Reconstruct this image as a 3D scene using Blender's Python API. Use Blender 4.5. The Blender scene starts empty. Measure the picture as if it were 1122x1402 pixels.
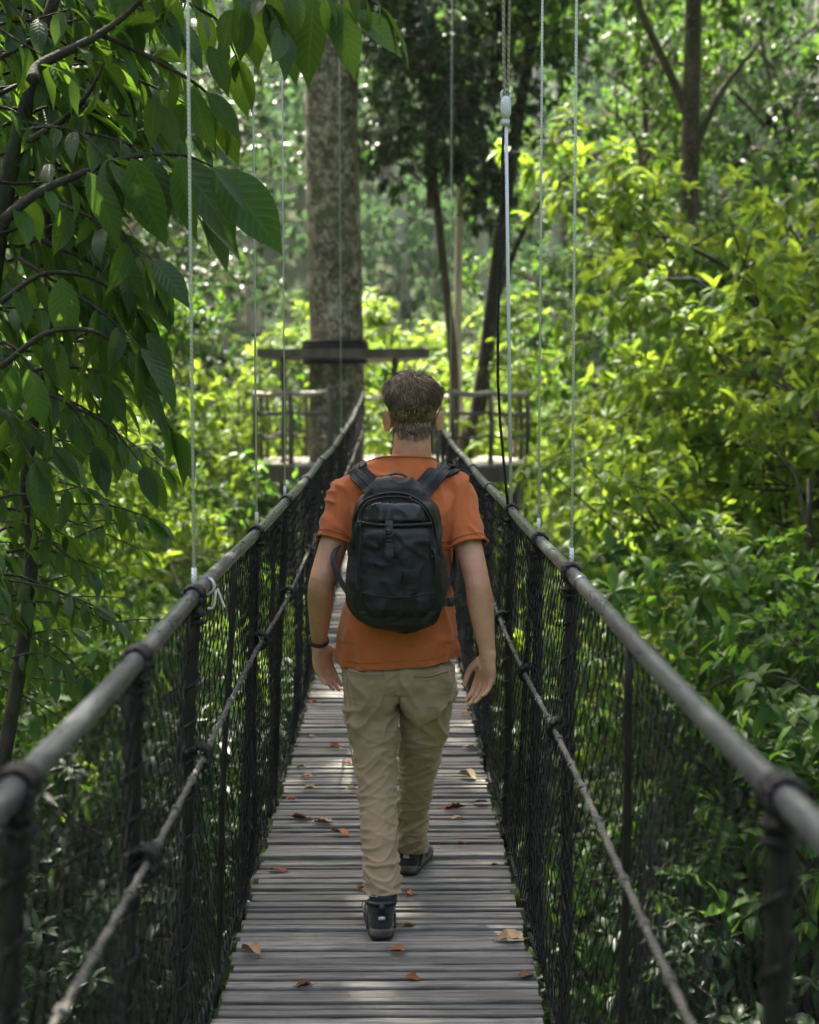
HAZE, EXPOSURE = .00030, 2.55
import bpy, bmesh, math, random
import numpy as np
from mathutils import Vector, Matrix, noise
from mathutils.bvhtree import BVHTree

scene = bpy.context.scene
COL = scene.collection
R = math.radians
PI = math.pi

# ------------------------------------------------------------------ camera
FPX, CXP, CYP, EYE = 2100.0, 561.0, 701.0, 1.65
cam_d = bpy.data.cameras.new("camera")
cam = bpy.data.objects.new("camera", cam_d)
COL.objects.link(cam)
scene.camera = cam
YAW = math.atan2(21, FPX)
PITCH = math.atan2(136, FPX)
cam.location = (0, 0, EYE)
cam.rotation_euler = (PI / 2 - PITCH, 0, -YAW)
cam_d.sensor_width = 36
cam_d.sensor_fit = 'AUTO'
cam_d.lens = FPX / 1402 * 36
cam_d.clip_start = 0.05
cam_d.clip_end = 2000
cam_d.dof.use_dof = True
cam_d.dof.focus_distance = 4.85
cam_d.dof.aperture_fstop = 3.4
CAMR = cam.rotation_euler.to_matrix()


def at(x, y, d):
    """world point that lies d metres ahead along the bridge (full-size photo pixels)"""
    v = CAMR @ Vector(((x - CXP) / FPX, (CYP - y) / FPX, -1.0))
    v = v * (d / v.y)
    return Vector((v.x, v.y, v.z + EYE))


# ------------------------------------------------------------------ object helpers
def tag(o, label=None, cat=None, group=None, kind=None):
    if label: o['label'] = label
    if cat: o['category'] = cat
    if group: o['group'] = group
    if kind: o['kind'] = kind
    return o


def empty(name, loc=(0, 0, 0)):
    o = bpy.data.objects.new(name, None)
    o.empty_display_size = 0.2
    o.location = loc
    COL.objects.link(o)
    return o


def link_mesh(name, me, parent=None):
    o = bpy.data.objects.new(name, me)
    COL.objects.link(o)
    if parent is not None:
        o.parent = parent
    return o


def children(o):
    return [c for c in bpy.data.objects if c.parent == o]


def copy_tree(root, kids):
    """copy a thing and its parts; kids = list of part objects"""
    r = root.copy()
    COL.objects.link(r)
    out = []
    for k in kids:
        c = k.copy()
        c.parent = r
        COL.objects.link(c)
        out.append(c)
    return r, out


class MB:
    """collects faces, builds ONE mesh object"""

    def __init__(self):
        self.v = []
        self.f = []
        self.m = []
        self.uv = []      # per-vertex uv (optional)
        self.n = 0

    def add(self, verts, faces, mi=0, uv=None):
        verts = np.asarray(verts, dtype=np.float64).reshape(-1, 3)
        self.v.append(verts)
        off = self.n
        if isinstance(faces, np.ndarray):
            self.f.append((faces + off))
            self.m.append(np.full(len(faces), mi, dtype=np.int32))
        else:
            by = {}
            for fc in faces:
                by.setdefault(len(fc), []).append(fc)
            for k, l in by.items():
                a = np.asarray(l, dtype=np.int64) + off
                self.f.append(a)
                self.m.append(np.full(len(a), mi, dtype=np.int32))
        self.uv.append(np.zeros((len(verts), 2)) if uv is None else np.asarray(uv, dtype=np.float64))
        self.n += len(verts)
        return self

    def mesh(self, name, mats, origin=(0, 0, 0), smooth=True, uv=False):
        V = np.concatenate(self.v) - np.asarray(origin, dtype=np.float64)
        me = bpy.data.meshes.new(name)
        me.vertices.add(len(V))
        me.vertices.foreach_set('co', V.astype(np.float32).ravel())
        starts, loops, cnt = [], [], 0
        for a in self.f:
            k = a.shape[1]
            starts.append(np.arange(len(a)) * k + cnt)
            loops.append(a.ravel())
            cnt += a.size
        loops = np.concatenate(loops).astype(np.int32)
        starts = np.concatenate(starts).astype(np.int32)
        me.loops.add(len(loops))
        me.loops.foreach_set('vertex_index', loops)
        me.polygons.add(len(starts))
        me.polygons.foreach_set('loop_start', starts)
        me.polygons.foreach_set('material_index', np.concatenate(self.m).astype(np.int32))
        me.polygons.foreach_set('use_smooth', np.full(len(starts), smooth, dtype=bool))
        me.update(calc_edges=True)
        if uv:
            U = np.concatenate(self.uv)
            l = me.uv_layers.new(name='UVMap')
            l.data.foreach_set('uv', U[loops].astype(np.float32).ravel())
        for m in (mats if isinstance(mats, (list, tuple)) else [mats]):
            me.materials.append(m)
        me.validate()
        return me

    def build(self, name, mats, parent=None, origin=None, smooth=True, uv=False):
        if origin is None:
            origin = parent.location if parent is not None else (0, 0, 0)
            if parent is not None and parent.parent is not None:
                origin = parent.parent.location
        return link_mesh(name, self.mesh(name, mats, origin, smooth, uv), parent)


def npv(p):
    return np.array([[q[0], q[1], q[2]] for q in p], dtype=np.float64)


def smooth_path(pts, n):
    """Catmull-Rom resample"""
    P = npv(pts)
    if len(P) < 3:
        t = np.linspace(0, 1, n)[:, None]
        return P[0] * (1 - t) + P[-1] * t
    Q = np.vstack([2 * P[0] - P[1], P, 2 * P[-1] - P[-2]])
    out = []
    for u in np.linspace(0, len(P) - 1, n):
        i = min(int(u), len(P) - 2)
        t = u - i
        a, b, c, d = Q[i], Q[i + 1], Q[i + 2], Q[i + 3]
        out.append(.5 * (2 * b + (c - a) * t + (2 * a - 5 * b + 4 * c - d) * t * t + (3 * b - a - 3 * c + d) * t ** 3))
    return np.array(out)


def lerp_list(vals, n):
    v = np.asarray(vals, dtype=np.float64)
    return np.interp(np.linspace(0, len(v) - 1, n), np.arange(len(v)), v)


def loft(mb, pts, rx, ry=None, side=None, n=12, cap=True, mi=0, power=2.0, round_caps=False):
    """sweep of (super)elliptic rings; rx along 'side', ry across"""
    P = npv(pts)
    k = len(P)
    rx = np.broadcast_to(np.asarray(rx, dtype=float), (k,))
    ry = rx if ry is None else np.broadcast_to(np.asarray(ry, dtype=float), (k,))
    T = np.gradient(P, axis=0)
    T /= np.linalg.norm(T, axis=1)[:, None] + 1e-12
    if side is None:
        s = np.array([1., 0, 0]) if abs(T[0][0]) < .8 else np.array([0, 1., 0])
    else:
        s = np.asarray(side, dtype=float)
    if s.ndim == 1:
        A = np.empty_like(P)
        cur = s
        for i in range(k):
            cur = (s if side is not None else cur)
            a = cur - T[i] * np.dot(cur, T[i])
            a /= np.linalg.norm(a) + 1e-12
            A[i] = a
            cur = a
    else:
        A = s - T * (s * T).sum(1)[:, None]
        A /= np.linalg.norm(A, axis=1)[:, None] + 1e-12
    B = np.cross(T, A)
    th = np.linspace(0, 2 * PI, n, endpoint=False)
    c, sn = np.cos(th), np.sin(th)
    c = np.sign(c) * np.abs(c) ** (2 / power)
    sn = np.sign(sn) * np.abs(sn) ** (2 / power)
    V = P[:, None, :] + A[:, None, :] * (rx[:, None] * c)[:, :, None] + B[:, None, :] * (ry[:, None] * sn)[:, :, None]
    V = V.reshape(-1, 3)
    i = np.arange(k - 1)[:, None] * n
    j = np.arange(n)[None, :]
    j2 = (j + 1) % n
    F = np.stack([i + j, i + j2, i + n + j2, i + n + j], axis=2).reshape(-1, 4)
    base = mb.n
    mb.add(V, F, mi)
    if cap:
        c0, c1 = P[0].copy(), P[-1].copy()
        if round_caps:
            c0 = c0 - T[0] * min(rx[0], ry[0]) * .6
            c1 = c1 + T[-1] * min(rx[-1], ry[-1]) * .6
        # add caps as separate fans sharing ring verts
        mb.v.append(np.array([c0, c1]))
        mb.uv.append(np.zeros((2, 2)))
        ia, ib = mb.n, mb.n + 1
        mb.n += 2
        jj = np.arange(n)
        f0 = np.stack([np.full(n, ia), base + (jj + 1) % n, base + jj], axis=1)
        l = base + (k - 1) * n
        f1 = np.stack([np.full(n, ib), l + jj, l + (jj + 1) % n], axis=1)
        mb.f += [f0, f1]
        mb.m += [np.full(n, mi, dtype=np.int32)] * 2
    return mb


def tube(mb, pts, r, n=8, cap=True, mi=0, res=None, **kw):
    if res:
        if hasattr(r, '__len__'):
            r = lerp_list(r, res)
        pts = smooth_path(pts, res)
    return loft(mb, pts, r, n=n, cap=cap, mi=mi, **kw)


def prisms(mb, A, B, r, n=3, mi=0):
    """many straight thin rods at once"""
    A = np.asarray(A, float); B = np.asarray(B, float)
    D = B - A
    L = np.linalg.norm(D, axis=1)
    ok = L > 1e-6
    A, B, D, L = A[ok], B[ok], D[ok], L[ok]
    r0, r1 = (r if isinstance(r, tuple) else (r, r))
    r0 = np.broadcast_to(r0, ok.shape)[ok] if np.ndim(r0) else np.full(len(A), r0)
    r1 = np.broadcast_to(r1, ok.shape)[ok] if np.ndim(r1) else np.full(len(A), r1)
    D = D / L[:, None]
    ref = np.where(np.abs(D[:, 2:3]) < .8, np.array([[0, 0, 1.]]), np.array([[1., 0, 0]]))
    U = np.cross(D, ref); U /= np.linalg.norm(U, axis=1)[:, None]
    W = np.cross(D, U)
    th = np.linspace(0, 2 * PI, n, endpoint=False)
    ring = U[:, None, :] * np.cos(th)[None, :, None] + W[:, None, :] * np.sin(th)[None, :, None]
    V = np.concatenate([A[:, None, :] + ring * r0[:, None, None], B[:, None, :] + ring * r1[:, None, None]], axis=1)
    b = (np.arange(len(A)) * 2 * n)[:, None]
    j = np.arange(n)[None, :]
    j2 = (j + 1) % n
    F = np.stack([b + j, b + j2, b + n + j2, b + n + j], axis=2).reshape(-1, 4)
    mb.add(V.reshape(-1, 3), F, mi)
    return mb


def box(mb, c, size, rz=0, rx=0, mi=0, bev=0.0):
    sx, sy, sz = [s / 2 for s in size]
    if bev <= 0:
        V = np.array([[x, y, z] for x in (-sx, sx) for y in (-sy, sy) for z in (-sz, sz)])
        F = [(0, 1, 3, 2), (4, 6, 7, 5), (0, 4, 5, 1), (2, 3, 7, 6), (0, 2, 6, 4), (1, 5, 7, 3)]
    else:
        bm = bmesh.new()
        bmesh.ops.create_cube(bm, size=1)
        for v in bm.verts:
            v.co = (v.co.x * size[0], v.co.y * size[1], v.co.z * size[2])
        bmesh.ops.bevel(bm, geom=bm.edges[:], offset=bev, segments=2, affect='EDGES')
        bm.verts.index_update()
        V = np.array([v.co[:] for v in bm.verts]); F = [tuple(v.index for v in f.verts) for f in bm.faces]
        bm.free()
    M = np.array(Matrix.Rotation(rz, 3, 'Z') @ Matrix.Rotation(rx, 3, 'X'))
    mb.add(V @ M.T + np.asarray(c, float), F, mi)
    return mb


def unit(a):
    a = np.asarray(a, float)
    return a / (np.linalg.norm(a, axis=-1, keepdims=True) + 1e-12)


def leaf_profile(t):
    """half width along a drip-tipped leaf, 0..1"""
    w = np.sin(PI * np.clip(t, 0, 1) ** .8) ** .9
    return w * (1 - .55 * np.clip((t - .72) / .28, 0, 1))


def leaves(mb, P, D, N, L, W, droop, fold=.25, nseg=3, mi=0, uv=False):
    """many folded, drooping leaves at once. P base, D direction, N upper-side normal"""
    P = np.asarray(P, float); D = unit(D); m = len(P)
    N = np.asarray(N, float)
    S = unit(np.cross(D, N)); N = np.cross(S, D)
    L = np.broadcast_to(L, (m,)); W = np.broadcast_to(W, (m,)); droop = np.broadcast_to(droop, (m,))
    V, UV = [], []
    pos = P.copy()
    ts = np.linspace(0, 1, nseg + 1)
    prev = 0
    for a, t in enumerate(ts):
        ang = droop * t
        d = D * np.cos(ang)[:, None] - N * np.sin(ang)[:, None]
        nn = N * np.cos(ang)[:, None] + D * np.sin(ang)[:, None]
        if a:
            angm = droop * (t + prev) / 2
            dm = D * np.cos(angm)[:, None] - N * np.sin(angm)[:, None]
            pos = pos + dm * (L * (t - prev))[:, None]
        prev = t
        if a == 0 or a == nseg:
            V.append(pos.copy()); UV.append(np.tile([.5, t], (m, 1)))
        else:
            w = (leaf_profile(np.array(t)) * W * .5)[:, None]
            V.append(pos + S * w + nn * w * fold); UV.append(np.tile([0, t], (m, 1)))
            V.append(pos.copy()); UV.append(np.tile([.5, t], (m, 1)))
            V.append(pos - S * w + nn * w * fold); UV.append(np.tile([1, t], (m, 1)))
    k = len(V)
    VV = np.stack(V, axis=1).reshape(-1, 3)
    UU = np.stack(UV, axis=1).reshape(-1, 2)
    tri = [(0, 2, 1), (0, 3, 2)]
    quad = []
    for a in range(nseg - 2):
        b = 1 + a * 3
        quad += [(b, b + 1, b + 4, b + 3), (b + 1, b + 2, b + 5, b + 4)]
    b = 1 + (nseg - 2) * 3
    tri += [(b, b + 1, k - 1), (b + 1, b + 2, k - 1)]
    off = (np.arange(m) * k)[:, None, None]
    base = mb.n
    mb.add(VV, (off + np.array(tri)[None]).reshape(-1, 3), mi, UU)
    if quad:
        q = (off + np.array(quad)[None]).reshape(-1, 4) + base
        mb.f.append(q); mb.m.append(np.full(len(q), mi, dtype=np.int32))
    return mb


# ------------------------------------------------------------------ materials
class NT:
    def __init__(self, name):
        self.mat = bpy.data.materials.new(name)
        self.mat.use_nodes = True
        self.t = self.mat.node_tree
        self.t.nodes.clear()
        self.out = self.t.nodes.new('ShaderNodeOutputMaterial')

    def n(self, typ, **kw):
        nd = self.t.nodes.new(typ)
        for k, v in kw.items():
            if k.startswith('i_'):
                nd.inputs[k[2:].replace('_', ' ')].default_value = v
            else:
                setattr(nd, k, v)
        return nd

    def l(self, a, b):
        self.t.links.new(a, b)

    def ramp(self, fac, stops, interp='LINEAR'):
        r = self.n('ShaderNodeValToRGB')
        cr = r.color_ramp
        cr.interpolation = interp
        while len(cr.elements) < len(stops):
            cr.elements.new(.5)
        for e, (p, c) in zip(cr.elements, stops):
            e.position = p
            e.color = (c[0], c[1], c[2], 1) if hasattr(c, '__len__') else (c, c, c, 1)
        self.l(fac, r.inputs[0])
        return r.outputs[0]

    def noise(self, scale, detail=4, rough=.55, vec=None, dist=0):
        nd = self.n('ShaderNodeTexNoise')
        nd.inputs['Scale'].default_value = scale
        nd.inputs['Detail'].default_value = detail
        nd.inputs['Roughness'].default_value = rough
        nd.inputs['Distortion'].default_value = dist
        if vec is not None: self.l(vec, nd.inputs['Vector'])
        return nd.outputs[0]

    def coord(self, scale=(1, 1, 1), kind='Object', rot=(0, 0, 0)):
        tc = self.n('ShaderNodeTexCoord')
        mp = self.n('ShaderNodeMapping')
        mp.inputs['Scale'].default_value = scale
        mp.inputs['Rotation'].default_value = rot
        self.l(tc.outputs[kind], mp.inputs['Vector'])
        return mp.outputs[0]

    def mix(self, fac, a, b, mode='MIX'):
        m = self.n('ShaderNodeMix', data_type='RGBA', blend_type=mode)
        for sock, v in ((m.inputs[0], fac), (m.inputs[6], a), (m.inputs[7], b)):
            if hasattr(v, 'is_output'):
                self.l(v, sock)
            elif hasattr(v, '__len__'):
                sock.default_value = (v[0], v[1], v[2], 1)
            else:
                sock.default_value = v
        return m.outputs[2]

    def math(self, op, a, b=0.0):
        m = self.n('ShaderNodeMath', operation=op)
        for s, v in ((m.inputs[0], a), (m.inputs[1], b)):
            if hasattr(v, 'is_output'): self.l(v, s)
            else: s.default_value = v
        return m.outputs[0]

    def bump(self, h, strength=.3, dist=.01, normal=None):
        b = self.n('ShaderNodeBump')
        b.inputs['Strength'].default_value = strength
        b.inputs['Distance'].default_value = dist
        self.l(h, b.inputs['Height'])
        if normal is not None: self.l(normal, b.inputs['Normal'])
        return b.outputs[0]

    def principled(self, col, rough=.6, metal=0, normal=None, spec=.5, **kw):
        p = self.n('ShaderNodeBsdfPrincipled')
        for key, v in (('Base Color', col), ('Roughness', rough), ('Metallic', metal)):
            if hasattr(v, 'is_output'): self.l(v, p.inputs[key])
            elif hasattr(v, '__len__'): p.inputs[key].default_value = (v[0], v[1], v[2], 1)
            else: p.inputs[key].default_value = v
        p.inputs['Specular IOR Level'].default_value = spec
        for k, v in kw.items():
            p.inputs[k.replace('_', ' ')].default_value = v
        if normal is not None: self.l(normal, p.inputs['Normal'])
        self.l(p.outputs[0], self.out.inputs['Surface'])
        return p


def leaf_material(name, c0, c1, c2, trans=.45, tcol=None, rough=.38, veins=False, spec=.5):
    t = NT(name)
    geo = t.n('ShaderNodeNewGeometry')
    oi = t.n('ShaderNodeObjectInfo')
    f = t.math('ADD', t.math('MULTIPLY', geo.outputs['Random Per Island'], .72), t.math('MULTIPLY', oi.outputs['Random'], .28))
    col = t.ramp(f, [(0, c0), (.5, c1), (1, c2)])
    nrm = None
    if veins:
        tc = t.n('ShaderNodeTexCoord')
        sep = t.n('ShaderNodeSeparateXYZ'); t.l(tc.outputs['UV'], sep.inputs[0])
        u = t.math('ABSOLUTE', t.math('SUBTRACT', sep.outputs[0], .5))
        v = t.math('SUBTRACT', sep.outputs[1], t.math('MULTIPLY', u, .35))
        w = t.math('PINGPONG', t.math('MULTIPLY', v, 11.0), .5)
        vein = t.ramp(w, [(0, 1), (.07, 1), (.16, 0)])
        mid = t.ramp(u, [(0, 1), (.025, 1), (.05, 0)])
        vv = t.math('MAXIMUM', vein, mid)
        pale = t.mix(.35, col, (.2, .3, .08))
        col = t.mix(t.math('MULTIPLY', vv, .45), col, pale)
        blot = t.noise(35, 3, .6, tc.outputs['Object'])
        col = t.mix(t.ramp(blot, [(.62, 0), (.72, .55)]), col, (.10, .085, .02))
        nrm = t.bump(t.math('SUBTRACT', w, t.math('MULTIPLY', mid, .5)), .35, .004)
    p = t.principled(col, rough, 0, nrm, spec)
    tr = t.n('ShaderNodeBsdfTranslucent')
    tm = t.mix(.55, col, tcol or (c2[0] * 1.5, c2[1] * 1.4, c2[2] * .6))
    t.l(tm, tr.inputs['Color'])
    ms = t.n('ShaderNodeMixShader'); ms.inputs[0].default_value = trans
    t.l(p.outputs[0], ms.inputs[1]); t.l(tr.outputs[0], ms.inputs[2])
    t.l(ms.outputs[0], t.out.inputs['Surface'])
    return t.mat


M = {}
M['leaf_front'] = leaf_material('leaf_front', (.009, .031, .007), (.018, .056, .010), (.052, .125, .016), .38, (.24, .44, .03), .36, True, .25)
M['leaf_dark'] = leaf_material('leaf_dark', (.008, .026, .007), (.017, .047, .010), (.034, .078, .016), .32, (.08, .17, .03), .42, False, .35)  # dark leaves; also puts shade into the colour of the low trees
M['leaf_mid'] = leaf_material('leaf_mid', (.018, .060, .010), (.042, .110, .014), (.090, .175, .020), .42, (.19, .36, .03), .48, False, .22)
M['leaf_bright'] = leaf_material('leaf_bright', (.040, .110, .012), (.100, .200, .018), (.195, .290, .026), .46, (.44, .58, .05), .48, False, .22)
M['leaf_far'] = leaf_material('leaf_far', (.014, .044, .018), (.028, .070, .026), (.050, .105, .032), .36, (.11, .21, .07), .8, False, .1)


def bark_material(name, a, b, c, moss=None, scale=6, zs=.35, bumpd=.03):
    t = NT(name)
    co = t.coord((1, 1, zs))
    n1 = t.noise(scale, 6, .65, co)
    n2 = t.noise(scale * 3.3, 5, .6, t.coord((1, 1, .8)))
    col = t.ramp(n1, [(.32, a), (.5, b), (.68, c)])
    col = t.mix(t.ramp(n2, [(.5, 0), (.62, .8)]), col, c)
    if moss:
        n3 = t.noise(scale * .7, 5, .6, t.coord((1, 1, .6)), 1.0)
        col = t.mix(t.ramp(n3, [(.5, 0), (.62, .85)]), col, moss)
    nr = t.bump(t.math('ADD', n1, t.math('MULTIPLY', n2, .5)), .9, bumpd)
    t.principled(col, .85, 0, nr, .3)
    return t.mat


M['bark'] = bark_material('bark', (.03, .022, .014), (.075, .055, .036), (.14, .11, .075), (.05, .07, .025))
M['bark_dark'] = bark_material('bark_dark', (.012, .010, .008), (.028, .022, .016), (.05, .04, .028), (.03, .045, .016))
M['bark_spotted'] = bark_material('bark_spotted', (.026, .018, .011), (.11, .078, .05), (.52, .46, .35), (.09, .11, .04), 5.2, .8, .06)
M['bark_pale'] = bark_material('bark_pale', (.20, .17, .13), (.38, .34, .27), (.5, .46, .38), None, 8, .3, .02)

t = NT('weathered_planks')
geo = t.n('ShaderNodeNewGeometry')
rnd = geo.outputs['Random Per Island']
tc = t.n('ShaderNodeTexCoord')
cb = t.n('ShaderNodeCombineXYZ'); t.l(t.math('MULTIPLY', rnd, 37.0), cb.inputs[0]); t.l(t.math('MULTIPLY', rnd, 91.0), cb.inputs[2])
va = t.n('ShaderNodeVectorMath', operation='ADD'); t.l(tc.outputs['Object'], va.inputs[0]); t.l(cb.outputs[0], va.inputs[1])
mp = t.n('ShaderNodeMapping'); mp.inputs['Scale'].default_value = (1.6, 42, 20); t.l(va.outputs[0], mp.inputs['Vector'])
g1 = t.noise(2.2, 7, .7, mp.outputs[0], .6)
mp2 = t.n('ShaderNodeMapping'); mp2.inputs['Scale'].default_value = (4, 8, 8); t.l(va.outputs[0], mp2.inputs['Vector'])
g2 = t.noise(2.0, 5, .6, mp2.outputs[0])
col = t.ramp(g1, [(.28, (.038, .034, .028)), (.46, (.135, .125, .106)), (.62, (.255, .238, .206)), (.8, (.38, .357, .31))])
tone = t.ramp(rnd, [(0, .36), (.3, .68), (.7, .95), (1, 1.25)])
col = t.mix(1.0, col, tone, 'MULTIPLY')
col = t.mix(t.ramp(g2, [(.5, 0), (.68, .55)]), col, (.075, .068, .052))
g3 = t.noise(.9, 4, .6, tc.outputs['Object'])
col = t.mix(t.ramp(g3, [(.52, 0), (.7, .3)]), col, (.06, .07, .04))
t.principled(col, t.ramp(g1, [(.3, .75), (.8, .5)]), 0, t.bump(g1, .7, .004), .45)
M['planks'] = t.mat

t = NT('rail_steel')
co = t.coord((1, .25, 1))
n1 = t.noise(60, 5, .6, co); n2 = t.noise(9, 4, .6, t.coord((1, .6, 1)))
col = t.ramp(n1, [(.3, (.042, .045, .051)), (.6, (.072, .076, .084)), (.75, (.14, .145, .15))])
col = t.mix(t.ramp(n2, [(.55, 0), (.72, .7)]), col, (.075, .068, .06))
t.principled(col, t.ramp(n1, [(.3, .24), (.7, .38)]), .2, t.bump(n1, .15, .002), .5)
M['steel'] = t.mat

t = NT('cable_steel')
w = t.n('ShaderNodeTexWave', wave_type='BANDS', bands_direction='DIAGONAL'); w.inputs['Scale'].default_value = 60
t.l(t.coord(), w.inputs['Vector'])
t.principled(t.ramp(w.outputs[0], [(.2, (.42, .43, .42)), (.7, (.70, .71, .70))]), .3, .0, None, .5)
M['cable'] = t.mat


def rope_material(name, a, b, rough=.85):
    t = NT(name)
    co = t.coord()
    w = t.n('ShaderNodeTexWave', wave_type='BANDS', bands_direction='DIAGONAL'); w.inputs['Scale'].default_value = 28
    w.inputs['Distortion'].default_value = 1.5
    t.l(co, w.inputs['Vector'])
    n1 = t.noise(14, 4, .6, co)
    col = t.mix(w.outputs[0], a, b)
    col = t.mix(t.ramp(n1, [(.45, 0), (.7, .6)]), col, (a[0] * .6, a[1] * .65, a[2] * .5))
    t.principled(col, rough, 0, t.bump(w.outputs[0], .6, .004), .2)
    return t.mat


M['rope_dark'] = rope_material('rope_dark', (.008, .008, .0075), (.022, .021, .020), .6)
M['rope_grey'] = rope_material('rope_grey', (.055, .053, .047), (.135, .128, .113))
M['rope_tan'] = rope_material('rope_tan', (.20, .17, .12), (.36, .31, .22))
t = NT('net_cord'); t.principled((.007, .0073, .0065), .6, 0, None, .2); M['net'] = t.mat
t = NT('black_post')
n1 = t.noise(18, 5, .65, t.coord((1, 1, .4)))
t.principled(t.ramp(n1, [(.35, (.007, .007, .0065)), (.6, (.015, .0145, .0135)), (.75, (.045, .042, .036))]), .5, 0, t.bump(n1, .6, .006), .2)
M['post'] = t.mat

t = NT('platform_timber')
n1 = t.noise(5, 6, .65, t.coord((1, 1, .15)))
n2 = t.noise(2.0, 4, .6, t.coord())
col = t.ramp(n1, [(.3, (.055, .045, .033)), (.55, (.12, .10, .078)), (.75, (.2, .175, .14))])
t.principled(t.mix(t.ramp(n2, [(.5, 0), (.7, .5)]), col, (.05, .06, .03)), .8, 0, t.bump(n1, .6, .01), .3)
M['timber'] = t.mat
t = NT('pale_boards')
n1 = t.noise(3.5, 6, .65, t.coord((8, .8, 1)))
n2 = t.noise(1.4, 4, .6, t.coord())
col = t.ramp(n1, [(.3, (.22, .20, .165)), (.55, (.42, .39, .33)), (.8, (.58, .545, .47))])
t.principled(t.mix(t.ramp(n2, [(.48, 0), (.7, .7)]), col, (.12, .11, .08)), .75, 0, t.bump(n1, .4, .01), .4)
M['boards'] = t.mat
# ================================================================== BRIDGE
rng = np.random.default_rng(7)
HW = .452            # deck half width
DX = -.038           # the deck hangs a little off centre
RW = .458            # hand-rail half width
Y0, Y1 = -3.0, 23.4


def deckz(y):
    y = np.asarray(y, float)
    return np.clip(y - 7, 0, None) ** 2 * .0033 + np.clip(-y, 0, None) ** 2 * .004


def railz(y):
    y = np.asarray(y, float)
    return 1.178 + .0135 * y + 3.85e-5 * y ** 3


def ropez(y, s):
    y = np.asarray(y, float)
    return (.85 if s < 0 else .80) + .0012 * y * y + .012 * np.sin(y * 1.9 + s)


bridge = empty('suspension_footbridge')
tag(bridge, 'narrow hanging footbridge with weathered slat deck, steel handrails and black net sides', 'bridge')

# --- deck slats: one part, slats are its surface pattern
mb = MB()
y = Y0
while y < Y1:
    w = rng.choice([.032, .038, .044, .051, .06], p=[.12, .28, .32, .2, .08])
    gap = rng.choice([.011, .015, .019, .024], p=[.22, .36, .30, .12])
    n = 9
    xs = np.linspace(-1, 1, n) * (HW + rng.uniform(-.008, .010)) + rng.normal(0, .005) + DX
    skew = rng.normal(0, .0018)
    th = .038 + rng.uniform(-.003, .004)
    warp = rng.normal(0, .0008, n)
    z0 = float(deckz(y + w / 2)) + rng.normal(0, .0028) - .002
    tilt = rng.normal(0, .002)
    prof = [(-.5, -th), (-.5, -.004), (-.45, 0), (.45, 0), (.5, -.004), (.5, -th)]
    V = []
    for i, x in enumerate(xs):
        wl = w * (1 + rng.normal(0, .006))
        for (a, b) in prof:
            V.append((x, y + w / 2 + a * wl + skew * x / HW, z0 + b + warp[i] + tilt * a * 2))
    k = len(prof)
    F = []
    for i in range(n - 1):
        for j in range(k):
            j2 = (j + 1) % k
            F.append((i * k + j, (i + 1) * k + j, (i + 1) * k + j2, i * k + j2))
    F += [tuple(range(k)), tuple((n - 1) * k + j for j in reversed(range(k)))]
    mb.add(V, F)
    y += w + gap
mb.build('deck', M['planks'], bridge, smooth=False)

# bearers under the slats
for s in (-1, 1):
    mb = MB()
    ys = np.linspace(Y0, Y1, 60)
    tube(mb, np.stack([np.full_like(ys, s * .36), ys, deckz(ys) - .055], 1), .024, 8)
    mb.build('bearer_cable', M['rope_dark'], bridge)

posts = {-1: [-1.2, .55, 1.83, 2.70, 3.50, 4.35, 5.10, 6.43, 7.9, 9.6, 11.4, 13.3, 15.2, 17.2, 19.2, 21.3, 23.3],
         1: [-1.4, .3, 1.78, 2.95, 3.94, 4.85, 6.00, 7.3, 8.9, 10.6, 12.5, 14.4, 16.4, 18.5, 20.7, 23.3]}
thin_posts = {(-1, 4.35), (1, 2.95)}


def netx(s, y, t):
    """outward bulge of the net"""
    y = np.asarray(y, float); t = np.asarray(t, float)
    b = .028 * np.sin(y * 2.3 + s) * np.sin(PI * t) + .02 * np.sin(y * 5.1 + 2 * s + 4 * t) * np.sin(PI * t)
    return s * (HW + .016 + (RW - HW - .016) * t + b) + DX * (1 - t)


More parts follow.
